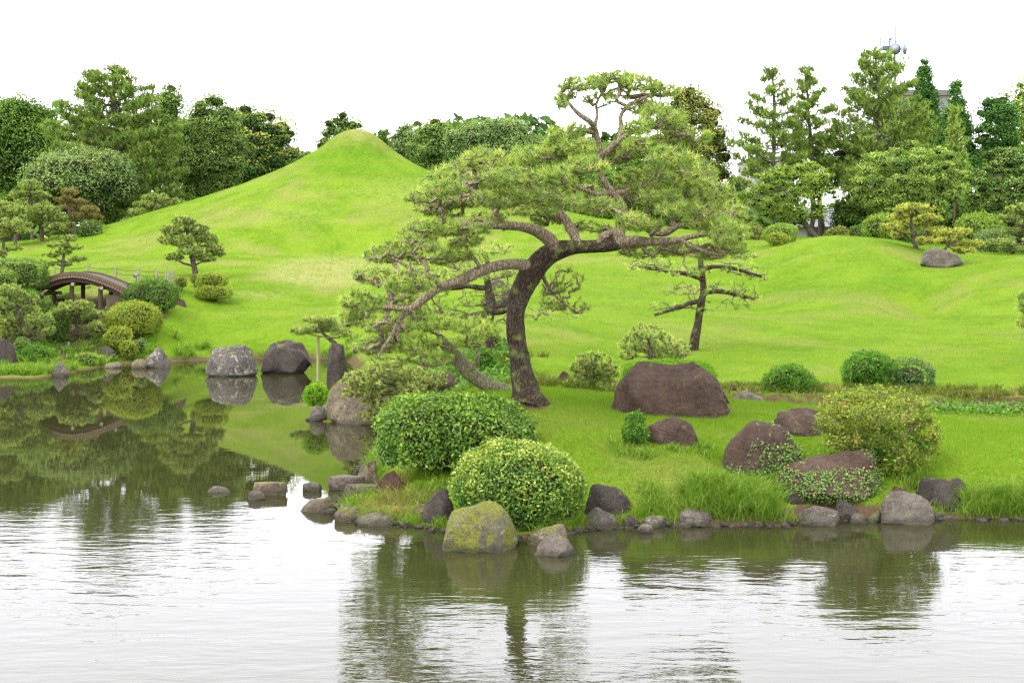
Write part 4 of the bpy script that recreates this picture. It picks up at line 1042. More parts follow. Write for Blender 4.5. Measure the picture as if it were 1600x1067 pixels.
far_pine('round headed waterside pine with dark forked branches under the bridge', 50.2,
         [(104, 562, 2.6), (105, 548, 2.8), (108, 534, 3.2), (116, 522, 3), (124, 512, 2.4), (122, 498, 2)],
         [(118, 480, 30, 9), (96, 490, 22, 8), (140, 492, 24, 9), (118, 500, 28, 8), (150, 512, 14, 9), (98, 512, 14, 7), (140, 524, 18, 6)], 'pine_far', seed=25, dens=3.6)
far_pine('rounded green garden pine under the left wood, topmost of the group', 84, [(50, 345, 3), (50, 325, 2.6), (48, 305, 2), (46, 295, 1)],
         [(46, 290, 20, 8), (30, 304, 16, 6), (62, 306, 16, 7), (48, 316, 26, 7), (30, 322, 20, 6), (70, 322, 14, 6)], 'pine_far', seed=26, dens=4)
far_pine('rusty brown cloud pine under the grey green dome tree', 82, [(116, 358, 2.4), (112, 340, 2.2), (106, 322, 1.8), (106, 306, 1.2)],
         [(108, 300, 14, 5), (100, 312, 16, 4), (124, 316, 14, 4), (110, 326, 22, 5), (140, 328, 16, 5), (126, 338, 22, 5), (150, 338, 12, 4)], 'pine_rust', seed=27, dens=4)
far_pine('broad dome headed garden pine with bare trunk by the left lawn edge', 80, [(66, 380, 4), (65, 366, 3.4), (66, 352, 2.4), (66, 340, 1.4)],
         [(66, 330, 28, 9), (45, 342, 20, 8), (88, 342, 18, 8), (66, 346, 34, 8), (84, 354, 20, 6)], 'pine_far', seed=28, dens=4)
far_pine('dull green pine with open head left of the dome headed pine', 78, [(24, 384, 3), (24, 366, 2.6), (22, 350, 2), (20, 340, 1)],
         [(20, 328, 20, 6), (6, 340, 18, 6), (34, 352, 16, 6), (18, 356, 28, 6), (-6, 318, 18, 6)], 'pine_far', seed=29, dens=4)
far_pine('grey green cloud pine right beside the dark yellow edged bush', 83, [(108, 380, 2.4), (106, 366, 2.2), (104, 356, 1.6), (102, 346, 1)],
         [(98, 352, 22, 6), (82, 362, 16, 5), (110, 364, 16, 5), (96, 372, 16, 4)], 'pine_far', seed=30, dens=4)
far_pine('pale cloud pine at the left foot of the mound slope', 88, [(252, 352, 3), (250, 338, 2.6), (246, 326, 2), (240, 315, 1.2)],
         [(244, 308, 22, 5), (268, 316, 22, 5), (226, 320, 18, 5), (250, 326, 30, 5), (214, 332, 16, 5), (285, 322, 14, 4), (232, 338, 26, 5), (208, 346, 18, 5)], 'pine_far', seed=31, dens=4)
far_pine('golden yellow cloud pine behind the hillock', 58, [(1436, 396, 4), (1432, 382, 3.6), (1428, 366, 3), (1424, 352, 2.4), (1426, 338, 1.6)],
         [(1428, 326, 32, 7), (1404, 338, 18, 6), (1452, 342, 22, 6), (1424, 350, 30, 7), (1392, 356, 18, 6), (1462, 360, 18, 6), (1414, 366, 26, 5), (1450, 376, 20, 5)], 'pine_gold', seed=32, dens=3.6)
far_pine('small golden pine leaning right of the golden cloud pine over the long rock', 56, [(1462, 396, 2), (1478, 382, 2), (1492, 378, 1.8), (1500, 372, 1.2)],
         [(1496, 362, 22, 5), (1516, 380, 20, 5), (1484, 374, 18, 5), (1506, 392, 20, 5), (1474, 364, 16, 4)], 'pine_gold', seed=33, dens=3.2)
far_pine('layered green pine at the right edge behind the lawn', 60, [(1606, 398, 4), (1602, 380, 3.4), (1598, 358, 2.6), (1600, 340, 1.8)],
         [(1596, 326, 24, 6), (1576, 340, 20, 5), (1612, 352, 28, 6), (1580, 362, 22, 5), (1560, 380, 26, 6), (1590, 390, 30, 6)], 'pine_far', seed=34, dens=3.4)
far_pine('pine tip reaching in at the right edge over the lawn', 33, [(1650, 560, 6), (1645, 530, 5), (1635, 505, 4), (1625, 485, 3)],
         [(1600, 478, 18, 10), (1605, 505, 24, 10), (1640, 470, 30, 12), (1640, 495, 30, 12), (1594, 468, 12, 6)], 'pine', seed=35, dens=1.8, nl=9)
far_pine('low spreading dwarf pine on the bank left of the huge boulder', 27.5, [(935, 622, 5), (933, 605, 4), (930, 592, 3), (926, 580, 2)],
         [(930, 566, 28, 9), (912, 578, 22, 9), (950, 580, 22, 9), (930, 590, 34, 9), (905, 600, 20, 8), (950, 602, 24, 8), (925, 610, 24, 7)], 'pine', seed=36, dens=1.9, nl=7)
far_pine('sparse twiggy bush pine on the lawn above the huge boulder', 31, [(1020, 572, 4), (1018, 556, 3.4), (1014, 542, 2.4), (1012, 530, 1.6)],
         [(1010, 520, 26, 9), (990, 536, 22, 9), (1038, 536, 24, 9), (1012, 540, 34, 9), (985, 552, 18, 7), (1060, 545, 24, 8), (1040, 555, 34, 8)], 'pine', seed=37, dens=1.5, nl=7, bare=.3)
far_pine('sprawling yellow green juniper on the tan boulder at the peninsula tip', 30.2, [(690, 640, 5), (670, 622, 4.5), (648, 612, 4), (622, 606, 3), (600, 600, 2)],
         [(600, 578, 38, 9), (560, 592, 30, 9), (640, 585, 34, 9), (600, 602, 50, 10), (650, 606, 36, 10), (560, 610, 28, 8), (610, 624, 46, 9), (660, 628, 30, 9), (680, 600, 24, 9), (640, 644, 44, 9), (600, 645, 44, 8)], 'pine_far', seed=38, dens=2.2, nl=6, nn=16, huebias=.2, name='juniper', cat='juniper bush')

# ------------------------------------------------------------------ the olive azalea with open branches
def open_azalea():
    r = rng(77); Y = 20.8
    base = P(1372, 740, Y)
    th = thing('azalea', 'large olive yellow azalea with open branches and rounded head right of the creeper boulder', 'azalea', base)
    pads = [(1372, 628, 62, 16, 0), (1325, 645, 44, 20, 0), (1420, 645, 42, 20, .2), (1300, 668, 28, 20, -.2), (1448, 672, 24, 22, 0), (1372, 650, 60, 16, -.6), (1372, 640, 50, 16, .8),
            (1310, 695, 30, 12, -.3), (1350, 690, 34, 14, -.4), (1405, 700, 28, 18, -.3), (1455, 695, 16, 14, 0), (1430, 715, 24, 10, -.2), (1395, 725, 24, 12, -.4), (1340, 665, 40, 16, .6), (1400, 670, 40, 18, .5), (1372, 700, 30, 14, .4)]
    tips, dirs = pad_tips(pads, Y, r, 1.9, .2)
    L = []
    for (x, y, d) in ((1325, 660, 0), (1372, 645, .2), (1425, 660, 0), (1300, 685, -.2), (1450, 685, 0), (1395, 720, -.3), (1350, 670, .5)):
        L.append((np.array([P(1372 + (x - 1372) * .12, 738, Y), P(1372 + (x - 1372) * .45, 715, Y + d * .5), P(x, y, Y + d)]), np.array([3.4, 2.4, 1.2]) * Y / F, False))
    pos, par, rad, lim, ends = grow(L, tips, r, .09, .5, .0035, 2.2, .015, .1)
    V, Fc = tubes(pos, par, rad, 5)
    part('branches', th, V, Fc, M['twig'], True)
    e = pos[ends]; k = 11
    C = (e[:, None] + r.normal(size=(len(e), k, 3)) * .035).reshape(-1, 3)
    N = norm(np.repeat(dirs[:len(e)] * 0 + (0, 0, 1), k, 0) + r.normal(size=(len(C), 3)) * .4)
    hue = np.clip(np.repeat(r.normal(.45, .16, len(e)), k) + r.normal(size=len(C)) * .1 + (np.repeat(r.random(len(e)), k) < .05) * .5, 0, 1)
    V, Fc, hh = leaves(C, N, .022, r, .55, hue, .5, .1)
    part('foliage', th, V, Fc, M['azalea_o'], False, hh)
    V, Fc, hh = None, None, None
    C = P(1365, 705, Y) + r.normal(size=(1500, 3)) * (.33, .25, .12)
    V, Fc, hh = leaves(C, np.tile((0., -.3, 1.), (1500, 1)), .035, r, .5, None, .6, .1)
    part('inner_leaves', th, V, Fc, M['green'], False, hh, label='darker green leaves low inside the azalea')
open_azalea()

# ------------------------------------------------------------------ broadleaf trees
def tree(label, x0, x1, yt, yb, Y, mat, leafpx=4.5, seed=0, ncl=26, trunkx=None, clr=(.24, .38), squash=.75, shape='dome', dens=1.0, depth=.8, tip_light=.6, name='tree', cat='tree', jit=.6, core=.5, up=.35, trunkr=5, lx=0, group=None):
    r = rng(seed + 1300)
    c = P((x0 + x1) / 2, (yt + yb) / 2, Y)
    R = np.array([(x1 - x0) / 2, (x1 - x0) / 2 * depth, (yb - yt) / 2]) * Y / F
    tx = (trunkx if trunkx is not None else (x0 + x1) / 2)
    bx = (tx - 800) * Y / F
    g = gz(bx, Y + R[1] * .3)
    base = np.array([bx, Y + R[1] * .3, g])
    th = thing(name, label, cat, base, group)
    cc = c + (0, R[1] * .3, 0)
    cents = []; rads = []
    mr = math.sqrt(R[0] * R[2])
    tries = 0; ncl = int(ncl * 1.7)
    clr = (clr[0] * 1.15, clr[1] * 1.15)
    group = group or 'trees of the wood behind the garden'
    while len(cents) < ncl and tries < 6000:
        tries += 1
        d = r.normal(size=3); d /= np.linalg.norm(d)
        if d[1] > .35: continue
        rc = r.uniform(*clr) * mr * (1 if shape != 'cone' else .7)
        q = d * r.uniform(.35, 1) ** .5
        if shape == 'cone':
            t = r.uniform(-1, 1)
            wdt = (1 - t) / 2 * .92 + .04
            a = r.uniform(0, 6.28)
            q = np.array([math.cos(a) * wdt, -abs(math.sin(a)) * wdt, t]); rc *= .55 + .75 * wdt
        elif shape == 'flat':
            q[2] = q[2] * .9
        elif shape == 'dome':
            if q[2] < 0: q[0] *= 1.0; q[1] *= 1.0
        lim = 1 - rc / np.array([R[0], R[1], R[2]])
        p3 = cc + q * R * np.clip(lim, .15, 1)
        if any(np.linalg.norm((p3 - o) / (1, 1, squash)) < .46 * (rc + ro) for o, ro in zip(cents, rads)):
            if r.random() > .05: continue
        cents.append(p3); rads.append(rc)
    cents = np.array(cents); rads = np.array(rads)
    leafpx *= .82
    s = leafpx * Y / F / 2
    Vs = []; Fs = []; Hs = []; off = 0
    for ci, (p3, rc) in enumerate(zip(cents, rads)):
        apx = (rc * F / Y) ** 2 * math.pi * squash
        n = int(apx * 2.5 / (leafpx ** 2 * .5) * dens)
        d = norm(r.normal(size=(n, 3)) + (0, -.25, .35)); d = d[d[:, 1] < .45]; n = len(d)
        lump = 1 + .32 * snoise(d * 1.0, seed * 31 + ci, 4.5, 3)
        sh = (1 - np.abs(r.normal(size=n)) * .16) * lump
        C = p3 + d * rc * sh[:, None] * (1, 1, squash)
        N = norm(d * (1, 1, 1.2) + (0, 0, up))
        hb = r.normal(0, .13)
        hue = np.clip(.34 + hb + r.normal(size=n) * .15 + tip_light * d[:, 2] * .8 + np.clip((sh - .85) * .9, -.3, .25), 0, 1)  # lighter clump tops and darker insides: clumpy light and shade painted into leaf colour
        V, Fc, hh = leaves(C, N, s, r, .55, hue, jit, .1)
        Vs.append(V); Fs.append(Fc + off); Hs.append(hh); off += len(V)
    F4 = np.concatenate(Fs)
    # inner mass of each clump, hidden behind its leaves
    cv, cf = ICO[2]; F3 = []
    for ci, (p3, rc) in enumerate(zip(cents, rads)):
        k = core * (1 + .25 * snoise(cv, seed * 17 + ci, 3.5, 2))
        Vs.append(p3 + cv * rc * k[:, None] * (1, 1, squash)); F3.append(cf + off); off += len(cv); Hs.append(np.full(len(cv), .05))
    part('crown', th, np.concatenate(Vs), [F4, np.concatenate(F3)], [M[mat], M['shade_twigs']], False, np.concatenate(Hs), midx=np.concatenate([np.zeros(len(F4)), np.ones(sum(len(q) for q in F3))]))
    # trunk and limbs
    top = cc + (0, 0, R[2] * .45)
    tr = trunkr * Y / F
    trunk = (np.array([base - (0, 0, .3), base * .5 + cc * .5 + (r.normal() * .2, 0, 0), top]), np.array([tr * 1.15, tr * .75, tr * .2]), False)
    pos, par, rad, lim, ends = grow([trunk], cents, r, max(.4, R[2] * .12), .25, tr * .12, 2.2, tr * .6, .2)
    V, Fc = tubes(pos, par, rad, 7, None, .08, seed)
    part('trunk', th, V, Fc, M['bark_far'], True)
    return th

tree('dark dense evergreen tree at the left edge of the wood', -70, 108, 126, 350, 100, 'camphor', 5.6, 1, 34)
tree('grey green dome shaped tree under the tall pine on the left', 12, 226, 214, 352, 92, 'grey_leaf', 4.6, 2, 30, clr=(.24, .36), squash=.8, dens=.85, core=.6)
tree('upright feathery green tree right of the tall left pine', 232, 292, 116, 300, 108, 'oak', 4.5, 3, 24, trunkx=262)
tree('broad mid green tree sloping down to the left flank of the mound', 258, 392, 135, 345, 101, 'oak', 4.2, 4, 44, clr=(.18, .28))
tree('dark tree with yellow tipped branches left of the mound peak', 318, 476, 144, 330, 112, 'yellow_tip', 5, 5, 40, clr=(.18, .3), tip_light=.7, squash=.6)
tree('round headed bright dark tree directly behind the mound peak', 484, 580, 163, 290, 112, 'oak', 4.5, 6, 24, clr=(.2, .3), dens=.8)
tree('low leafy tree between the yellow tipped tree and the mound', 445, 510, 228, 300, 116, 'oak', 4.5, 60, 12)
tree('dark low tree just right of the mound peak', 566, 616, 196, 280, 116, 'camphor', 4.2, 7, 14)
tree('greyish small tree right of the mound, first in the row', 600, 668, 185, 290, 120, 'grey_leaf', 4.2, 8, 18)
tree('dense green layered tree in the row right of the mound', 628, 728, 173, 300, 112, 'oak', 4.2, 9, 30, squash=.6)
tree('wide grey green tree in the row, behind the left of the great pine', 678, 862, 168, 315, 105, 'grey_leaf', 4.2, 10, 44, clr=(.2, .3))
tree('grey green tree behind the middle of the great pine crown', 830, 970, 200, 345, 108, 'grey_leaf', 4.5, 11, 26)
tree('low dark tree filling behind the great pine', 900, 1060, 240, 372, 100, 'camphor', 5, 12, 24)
tree('olive upright tree right behind the top of the great pine', 1002, 1162, 120, 365, 88, 'olive', 4.5, 13, 44, clr=(.16, .26), tip_light=.5, squash=.7, trunkx=1090)
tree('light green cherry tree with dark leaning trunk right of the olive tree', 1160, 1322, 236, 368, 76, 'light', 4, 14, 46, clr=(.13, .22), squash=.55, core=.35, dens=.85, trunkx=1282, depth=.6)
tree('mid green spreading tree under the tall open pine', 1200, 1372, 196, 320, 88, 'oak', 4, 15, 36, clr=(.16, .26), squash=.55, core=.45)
tree('broad yellow green tree in front of the large pine on the right', 1328, 1532, 204, 372, 78, 'light2', 4, 16, 60, clr=(.13, .22), squash=.55, core=.4, trunkx=1400, tip_light=.4)
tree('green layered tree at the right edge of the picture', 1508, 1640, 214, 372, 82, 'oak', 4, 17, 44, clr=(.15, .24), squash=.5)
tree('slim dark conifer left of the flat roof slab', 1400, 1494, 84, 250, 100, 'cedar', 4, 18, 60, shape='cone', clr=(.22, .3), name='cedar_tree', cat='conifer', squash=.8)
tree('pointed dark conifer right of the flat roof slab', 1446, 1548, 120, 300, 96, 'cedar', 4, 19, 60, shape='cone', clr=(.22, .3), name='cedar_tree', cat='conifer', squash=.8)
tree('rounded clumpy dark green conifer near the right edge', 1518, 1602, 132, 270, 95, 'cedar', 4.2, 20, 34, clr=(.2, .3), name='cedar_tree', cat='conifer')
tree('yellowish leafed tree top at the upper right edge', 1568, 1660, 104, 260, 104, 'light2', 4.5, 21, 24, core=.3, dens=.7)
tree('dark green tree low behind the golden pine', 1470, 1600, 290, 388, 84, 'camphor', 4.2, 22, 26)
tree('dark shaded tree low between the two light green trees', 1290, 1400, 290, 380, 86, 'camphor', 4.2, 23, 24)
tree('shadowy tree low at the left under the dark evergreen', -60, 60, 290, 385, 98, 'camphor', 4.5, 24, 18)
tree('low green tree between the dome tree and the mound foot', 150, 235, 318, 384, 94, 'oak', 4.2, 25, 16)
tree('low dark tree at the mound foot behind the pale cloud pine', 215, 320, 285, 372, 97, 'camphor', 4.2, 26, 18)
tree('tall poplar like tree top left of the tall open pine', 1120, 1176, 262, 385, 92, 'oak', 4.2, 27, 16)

# ------------------------------------------------------------------ tall wild pines
def wild_pine(label, x0, x1, yt, yb, Y, trunk, nb, seed, mat='pine_wild', tuft=6.5, prof=None, dens=1.0, rise=.35, nn=10, hb=0.0, flat=.7):
    r = rng(seed + 1700)
    tp = np.array([P(q[0], q[1], Y) for q in trunk]); tr = np.array([q[2] for q in trunk]) * Y / F
    tp[0, 2] = min(tp[0, 2], gz(tp[0, 0], Y)) - .2
    th = thing('tall_pine', label, 'pine tree', tp[0], 'tall wild pines in the wood')
    L = [(tp, tr, False)]
    tips = []; u = Y / F
    ys = np.array([q[1] for q in trunk]); xs = np.array([q[0] for q in trunk]); rr_ = np.array([q[2] for q in trunk]) * u
    o = np.argsort(ys)
    for k in range(nb):
        f = (k + r.uniform(.1, .9)) / nb
        yp = yt + (yb - yt) * f
        xc = np.interp(yp, ys[o], xs[o])
        wdt = np.interp(f, *zip(*prof))
        a = k * 2.4 + r.uniform(-.5, .5)
        ca = abs(math.cos(a))
        ext = ((x1 - xc) if math.cos(a) > 0 else (xc - x0)) * wdt * r.uniform(.72, 1.08)
        L0 = ext * u
        d = np.array([math.cos(a), math.sin(a) * .7, 0])
        st = P(xc, min(yp + ext * rise, yb + 30), Y)
        en = st + d * L0 + (0, 0, L0 * rise * r.uniform(.7, 1.2))
        mid = st + d * L0 * .55 + (0, 0, L0 * rise * .3)
        r0 = float(np.interp(yp, ys[o], rr_[o])) * .4
        L.append((np.array([st, mid, en]), np.array([r0, r0 * .6, r0 * .15]), True))
        m = int(max(4, ext * .42 * dens))
        for i in range(m):
            g = .22 + .8 * (r.random() ** .75)
            q = (st * (1 - g) ** 2 + 2 * g * (1 - g) * mid + g * g * en)
            lat = np.cross(d, (0, 0, 1)) * np.clip(r.normal(), -1.8, 1.8) * L0 * .24 * (1.15 - g * .6)
            tips.append(q + lat + (0, 0, r.uniform(0, 5) * u))
    if True:
        for i in range(10):                       # leader shoots at the very top
            tips.append(P(xs[o][0] + r.normal() * 4, yt + r.uniform(0, 14), Y))
    tips = np.array(tips)
    pos, par, rad, lim, ends = grow(L, tips, r, 8 * u, .25, .5 * u, 2.2, 2.4 * u, .0)
    V, Fc = tubes(pos, par, rad, 6, lim)
    part('trunk', th, V, Fc, M['bark_far'], True)
    V, Fc = tubes(pos, par, rad, 3, ~lim)
    part('twigs', th, V, Fc, M['bark_far'], True, kind='stuff')
    e = pos[ends]
    pd = norm(e - pos[par[ends]])
    dr = norm(pd * .7 * (1, 1, .4) + (0, 0, 1.0) + r.normal(size=e.shape) * .2)
    reps = 3
    E = np.concatenate([e + r.normal(size=e.shape) * (3.2 * u, 3.2 * u, 1.8 * u) for _ in range(reps)]); D = norm(np.tile(dr, (reps, 1)) + r.normal(size=(len(e) * reps, 3)) * .3)
    hue = np.clip(r.normal(.45 + hb, .2, len(E)), 0, 1)
    V, Fc, hh = needles(E, D, r, nn, tuft * u, .6 * u, .40, hue, tuft * u * .8)
    part('needles', th, V, Fc, M[mat], False, hh, kind='stuff')
wild_pine('huge broad pine towering over the wood on the left', 62, 284, 104, 330, 96, [(190, 350, 6), (188, 280, 5), (182, 200, 4), (178, 150, 2.5), (176, 106, 1)], 120, 1,
          prof=[(0, .12), (.06, .42), (.15, .62), (.3, .8), (.5, 1.0), (.7, .98), (.85, .9), (1, .7)], dens=1.15, rise=.28, nn=9)
wild_pine('tall open branched pine left of two slim pines on the right', 1134, 1272, 106, 330, 84, [(1212, 370, 4.5), (1210, 280, 3.8), (1209, 200, 3), (1210, 150, 2), (1206, 108, 1)], 50, 2,
          prof=[(0, .08), (.1, .35), (.25, .75), (.4, 1.0), (.75, 1.0), (1, .7)], rise=.32, dens=1.3, hb=.05)
wild_pine('slim open pine right of the tall open branched pine', 1222, 1308, 104, 300, 86, [(1268, 370, 4), (1267, 280, 3.2), (1266, 200, 2.6), (1262, 150, 1.6), (1258, 106, .8)], 42, 3,
          prof=[(0, .15), (.15, .6), (.4, .9), (1, 1)], rise=.4, dens=1.6, hb=.05)
wild_pine('large full pine in front of the radio mast', 1284, 1480, 78, 320, 86, [(1372, 380, 5.5), (1374, 300, 4.6), (1376, 220, 3.8), (1374, 150, 2.5), (1368, 84, 1)], 120, 4,
          prof=[(0, .22), (.08, .45), (.2, .62), (.35, .75), (.5, .9), (.75, 1), (1, .9)], rise=.5, dens=1.1, hb=.1, nn=9)
wild_pine('young pale tipped pine low between the conifers', 1470, 1514, 168, 290, 84, [(1492, 380, 3), (1492, 250, 2), (1491, 175, .8)], 30, 5, prof=[(0, .15), (.4, .8), (1, 1)], rise=.5, dens=1.6, hb=.25)

# ------------------------------------------------------------------ far wood behind everything
def far_wood():
    r = rng(4242); Y0 = 135.
    n = 42000
    px = r.uniform(-500, 2200, n)
    top = np.interp(px, [-500, -50, 60, 240, 300, 400, 460, 490, 560, 600, 660, 800, 1000, 1060, 1120, 1150, 1200, 1420, 1500, 1600, 2200],
                    [160, 170, 200, 190, 185, 200, 250, 262, 240, 225, 205, 200, 225, 230, 280, 330, 340, 320, 250, 200, 190])
    top = top + 9 * np.sin(px * .05) + 6 * np.sin(px * .113 + 1) + 4 * np.sin(px * .31)
    py = top + (400 - top) * r.uniform(0, 1, n) ** 1.2
    Y = Y0 + r.uniform(-5, 5, n)
    C = np.stack([(px - 800) * Y / F, Y, H - (py - YH) * Y / F], 1)
    C += np.stack([snoise(C, 3, .35, 3), snoise(C, 4, .35, 3) * 3, snoise(C, 5, .35, 3)], 1) * 1.2
    V, Fc, hh = leaves(C, np.tile((0., -.6, .7), (n, 1)), .52, r, .6, np.clip(r.normal(.38, .18, n) + .3 * snoise(C, 6, .4, 2), 0, 1), .7)
    o = solo('distant_wood', None, None, V, Fc, M['camphor'], hue=hh, kind='stuff')
far_wood()

# ------------------------------------------------------------------ boxes, cylinders
def box(c, s, rz=0.0):
    c = np.array(c, float); s = np.array(s, float) / 2
    v = np.array([(x, y, z) for x in (-1, 1) for y in (-1, 1) for z in (-1, 1)], float) * s
    ca, sa = math.cos(rz), math.sin(rz)
    v = np.stack([v[:, 0] * ca - v[:, 1] * sa, v[:, 0] * sa + v[:, 1] * ca, v[:, 2]], 1) + c
    f = np.array([[0, 1, 3, 2], [4, 6, 7, 5], [0, 4, 5, 1], [2, 3, 7, 6], [0, 2, 6, 4], [1, 5, 7, 3]])
    return v, f
def cyl(a, b, r0, r1=None, n=10):
    a = np.array(a, float); b = np.array(b, float); r1 = r0 if r1 is None else r1
    d = norm((b - a)[None])[0]; ref = np.array([.1, .9, .3]) if abs(d[1]) < .8 else np.array([1., 0, .2])
    u = norm(np.cross(d, ref)[None])[0]; v = np.cross(d, u)
    an = np.arange(n) * 2 * math.pi / n
    off = np.cos(an)[:, None] * u + np.sin(an)[:, None] * v
    V = np.concatenate([a + off * r0, b + off * r1, [a], [b]])
    k = np.arange(n); k2 = (k + 1) % n
    q = np.stack([k, k2, n + k2, n + k], 1)
    t1 = np.stack([k2, k, np.full(n, 2 * n)], 1); t2 = np.stack([n + k, n + k2, np.full(n, 2 * n + 1)], 1)
    return V, q, np.concatenate([t1, t2])
def cpart(name, th, a, b, r0, mat, r1=None, n=10, **kw):
    V, q, t_ = cyl(a, b, r0, r1, n)
    return part(name, th, V, [q, t_], M[mat], False, **kw)
def bpart(name, th, c, s, mat, rz=0, **kw):
    v, f = box(c, s, rz); return part(name, th, v, f, M[mat], **kw)

# ------------------------------------------------------------------ arched bridge
def bridge():
    Y = 53.0; u = Y / F
    A = [(46, 459), (60, 451), (75, 443.5), (95, 437), (115, 434.5), (135, 437), (155, 443), (175, 451), (190, 458), (205, 466)]   # underside of the deck edge
    ax = np.array([a[0] for a in A], float); ay = np.array([a[1] for a in A], float)
    base = P(125, 490, Y)
    th = thing('arched_bridge', 'small arched wooden garden bridge with log deck at the left bank', 'bridge', base)
    W = 1.9
    xs = np.linspace(48, 204, 40); ys_ = np.interp(xs, ax, ay)
    def strip(name, off0, off1, y0, y1, mat, **kw):
        pts = []
        for x, y in zip(xs, ys_):
            c = P(x, y, Y)
            for (dy, dz) in ((y0, off0), (y1, off0), (y1, off1), (y0, off1)):
                pts.append((c[0], Y + dy, c[2] + dz * u))
        V = np.array(pts); n = len(xs); f = []
        for i in range(n - 1):
            for k in range(4):
                f.append((4 * i + k, 4 * i + (k + 1) % 4, 4 * (i + 1) + (k + 1) % 4, 4 * (i + 1) + k))
        f += [(0, 1, 2, 3), (4 * n - 1, 4 * n - 2, 4 * n - 3, 4 * n - 4)]
        return part(name, th, V, np.array(f), M[mat], **kw)
    strip('arch_beam', -6, 0.2, .10, .32, 'wood_dark'); strip('arch_beam', -6, 0.2, W - .32, W - .10, 'wood_dark')
    strip('edge_kerb', 4.7, 10.5, -.02, .22, 'deck'); strip('edge_kerb', 4.7, 10.5, W - .22, W + .02, 'deck')
    strip('deck_surface', 4.6, 7.5, .23, W - .23, 'deck')
    xl = np.linspace(53, 201, 38)
    me = None
    for x in xl:
        y = np.interp(x, ax, ay); c = P(x, y, Y)
        o_ = (c[0], Y - .10, c[2] + 2.5 * u)
        if me is None:
            V, q, t_ = cyl((0, 0, 0), (0, W + .2, 0), 1.75 * u, None, 8)
            me = build_mesh('deck_log', V, [q, t_], M['log_tip'])
        lo = bpy.data.objects.new('deck_log', me); COL.objects.link(lo); lo.parent = th
        lo.location = tuple(np.array(o_) - np.array(th.location))
    for x, yt_, yb_ in ((62, 459, 478), (109, 445, 486), (154, 451, 500)):
        for dy in (.25, W - .25):
            a = P(x, yt_, Y); b = P(x, yb_, Y)
            zb = min(b[2], gz(a[0], Y + dy)) - .2
            cpart('post', th, (a[0], Y + dy, zb), (a[0], Y + dy, a[2]), 3.6 * u, 'wood_dark')
        c = P(x + 6, yt_ - 1 if x > 70 else yt_, Y)
        cb = cpart('crossbeam', th, (c[0], Y - .12, c[2]), (c[0], Y + W + .12, c[2]), 2.9 * u, 'wood_dark')
        cpart('beam_end', cb, (c[0], Y - .135, c[2]), (c[0], Y - .118, c[2]), 2.8 * u, 'wood_end', root=th)
    a = P(168, 462, Y); bpart('abutment', th, P(180, 474, Y) + (0, W / 2, 0), (32 * u, W - .3, 26 * u), 'soil')
bridge()
# pale path on both ends of the bridge
def path_strip():
    V = []; f = []
    rows = [(178, 190, 53.6, 55.2), (205, 0, 54.2, 56.0), (232, 0, 54.8, 56.4), (262, 0, 55.4, 56.8)]
    k = 0
    for i, (x, _, Ya, Yb) in enumerate(rows):
        for Yq in (Ya, Yb):
            X = (x - 800) * Yq / F
            V.append((X, Yq, max(gz(X, Yq), P(x, 440, Yq)[2] if x > 190 else 0) + .03))
    for i in range(len(rows) - 1): f.append((2 * i, 2 * i + 1, 2 * i + 3, 2 * i + 2))
    o = solo('gravel_path', None, None, np.array(V), np.array(f), M['path']); o['kind'] = 'structure'
path_strip()
def fence():
    Y = 57.0; u = Y / F
    posts = [(85, 417, 422, 57), (138, 414, 423, 57.5), (181, 417, 431, 56.8), (216, 419, 438, 56.4), (245, 421, 438, 56.4), (260, 422, 440, 56.4), (263, 424, 442, 55.8), (271, 423, 438, 57.0)]
    b = P(200, 440, 57)
    th = thing('rope_fence', 'low post and rope fence running along the path behind the bridge', 'fence', b)
    tops = []
    for x, y0, y1, Yp in posts:
        t = P(x, y0, Yp); g = min(gz(t[0], Yp), P(x, y1, Yp)[2]) - .15
        cpart('post', th, (t[0], Yp, g), tuple(t), 2.1 * u, 'post', 1.8 * u, 8); tops.append(t)
    for a, c in zip(tops[:-1], tops[1:]):
        for low in (2.5, 9):
            pts = [a * (1 - f) + c * f - np.array([0, 0, (low + 10 * f * (1 - f)) * u * (1 if low < 5 else 1)]) for f in np.linspace(0, 1, 7)]
            V, Fc = tubes(pts, np.arange(7) - 1, np.full(7, .5 * u), 5)
            if low < 5 or a[0] > P(175, 0, 57)[0]: part('rope', th, V, Fc, M['rope'], True)
fence()
th = thing('path_lamp', 'small grey spotlight on a short stake beside the path fence', 'lamp', P(213, 438, 55.6))
cpart('stake', th, P(213, 440, 55.6), P(213, 432, 55.6), .02, 'grey_metal', n=6)
cpart('lamp_head', th, P(210, 432, 55.5), P(215, 429, 55.8), .06, 'grey_metal', .06)
for (lab, x, a, b, Y) in (('straw coloured support pole standing in the pond under the flat headed pine', 497, 524, 574, 41.5), ('thin wooden prop under the round headed waterside pine', 107, 534, 564, 49.4)):
    V, q, t_ = cyl(P(x, b, Y) - (0, 0, .4), P(x, a, Y), .045, None, 10)
    solo('support_pole', lab, 'pole', V, [q, t_], M['bamboo'] if Y < 45 else M['post'])

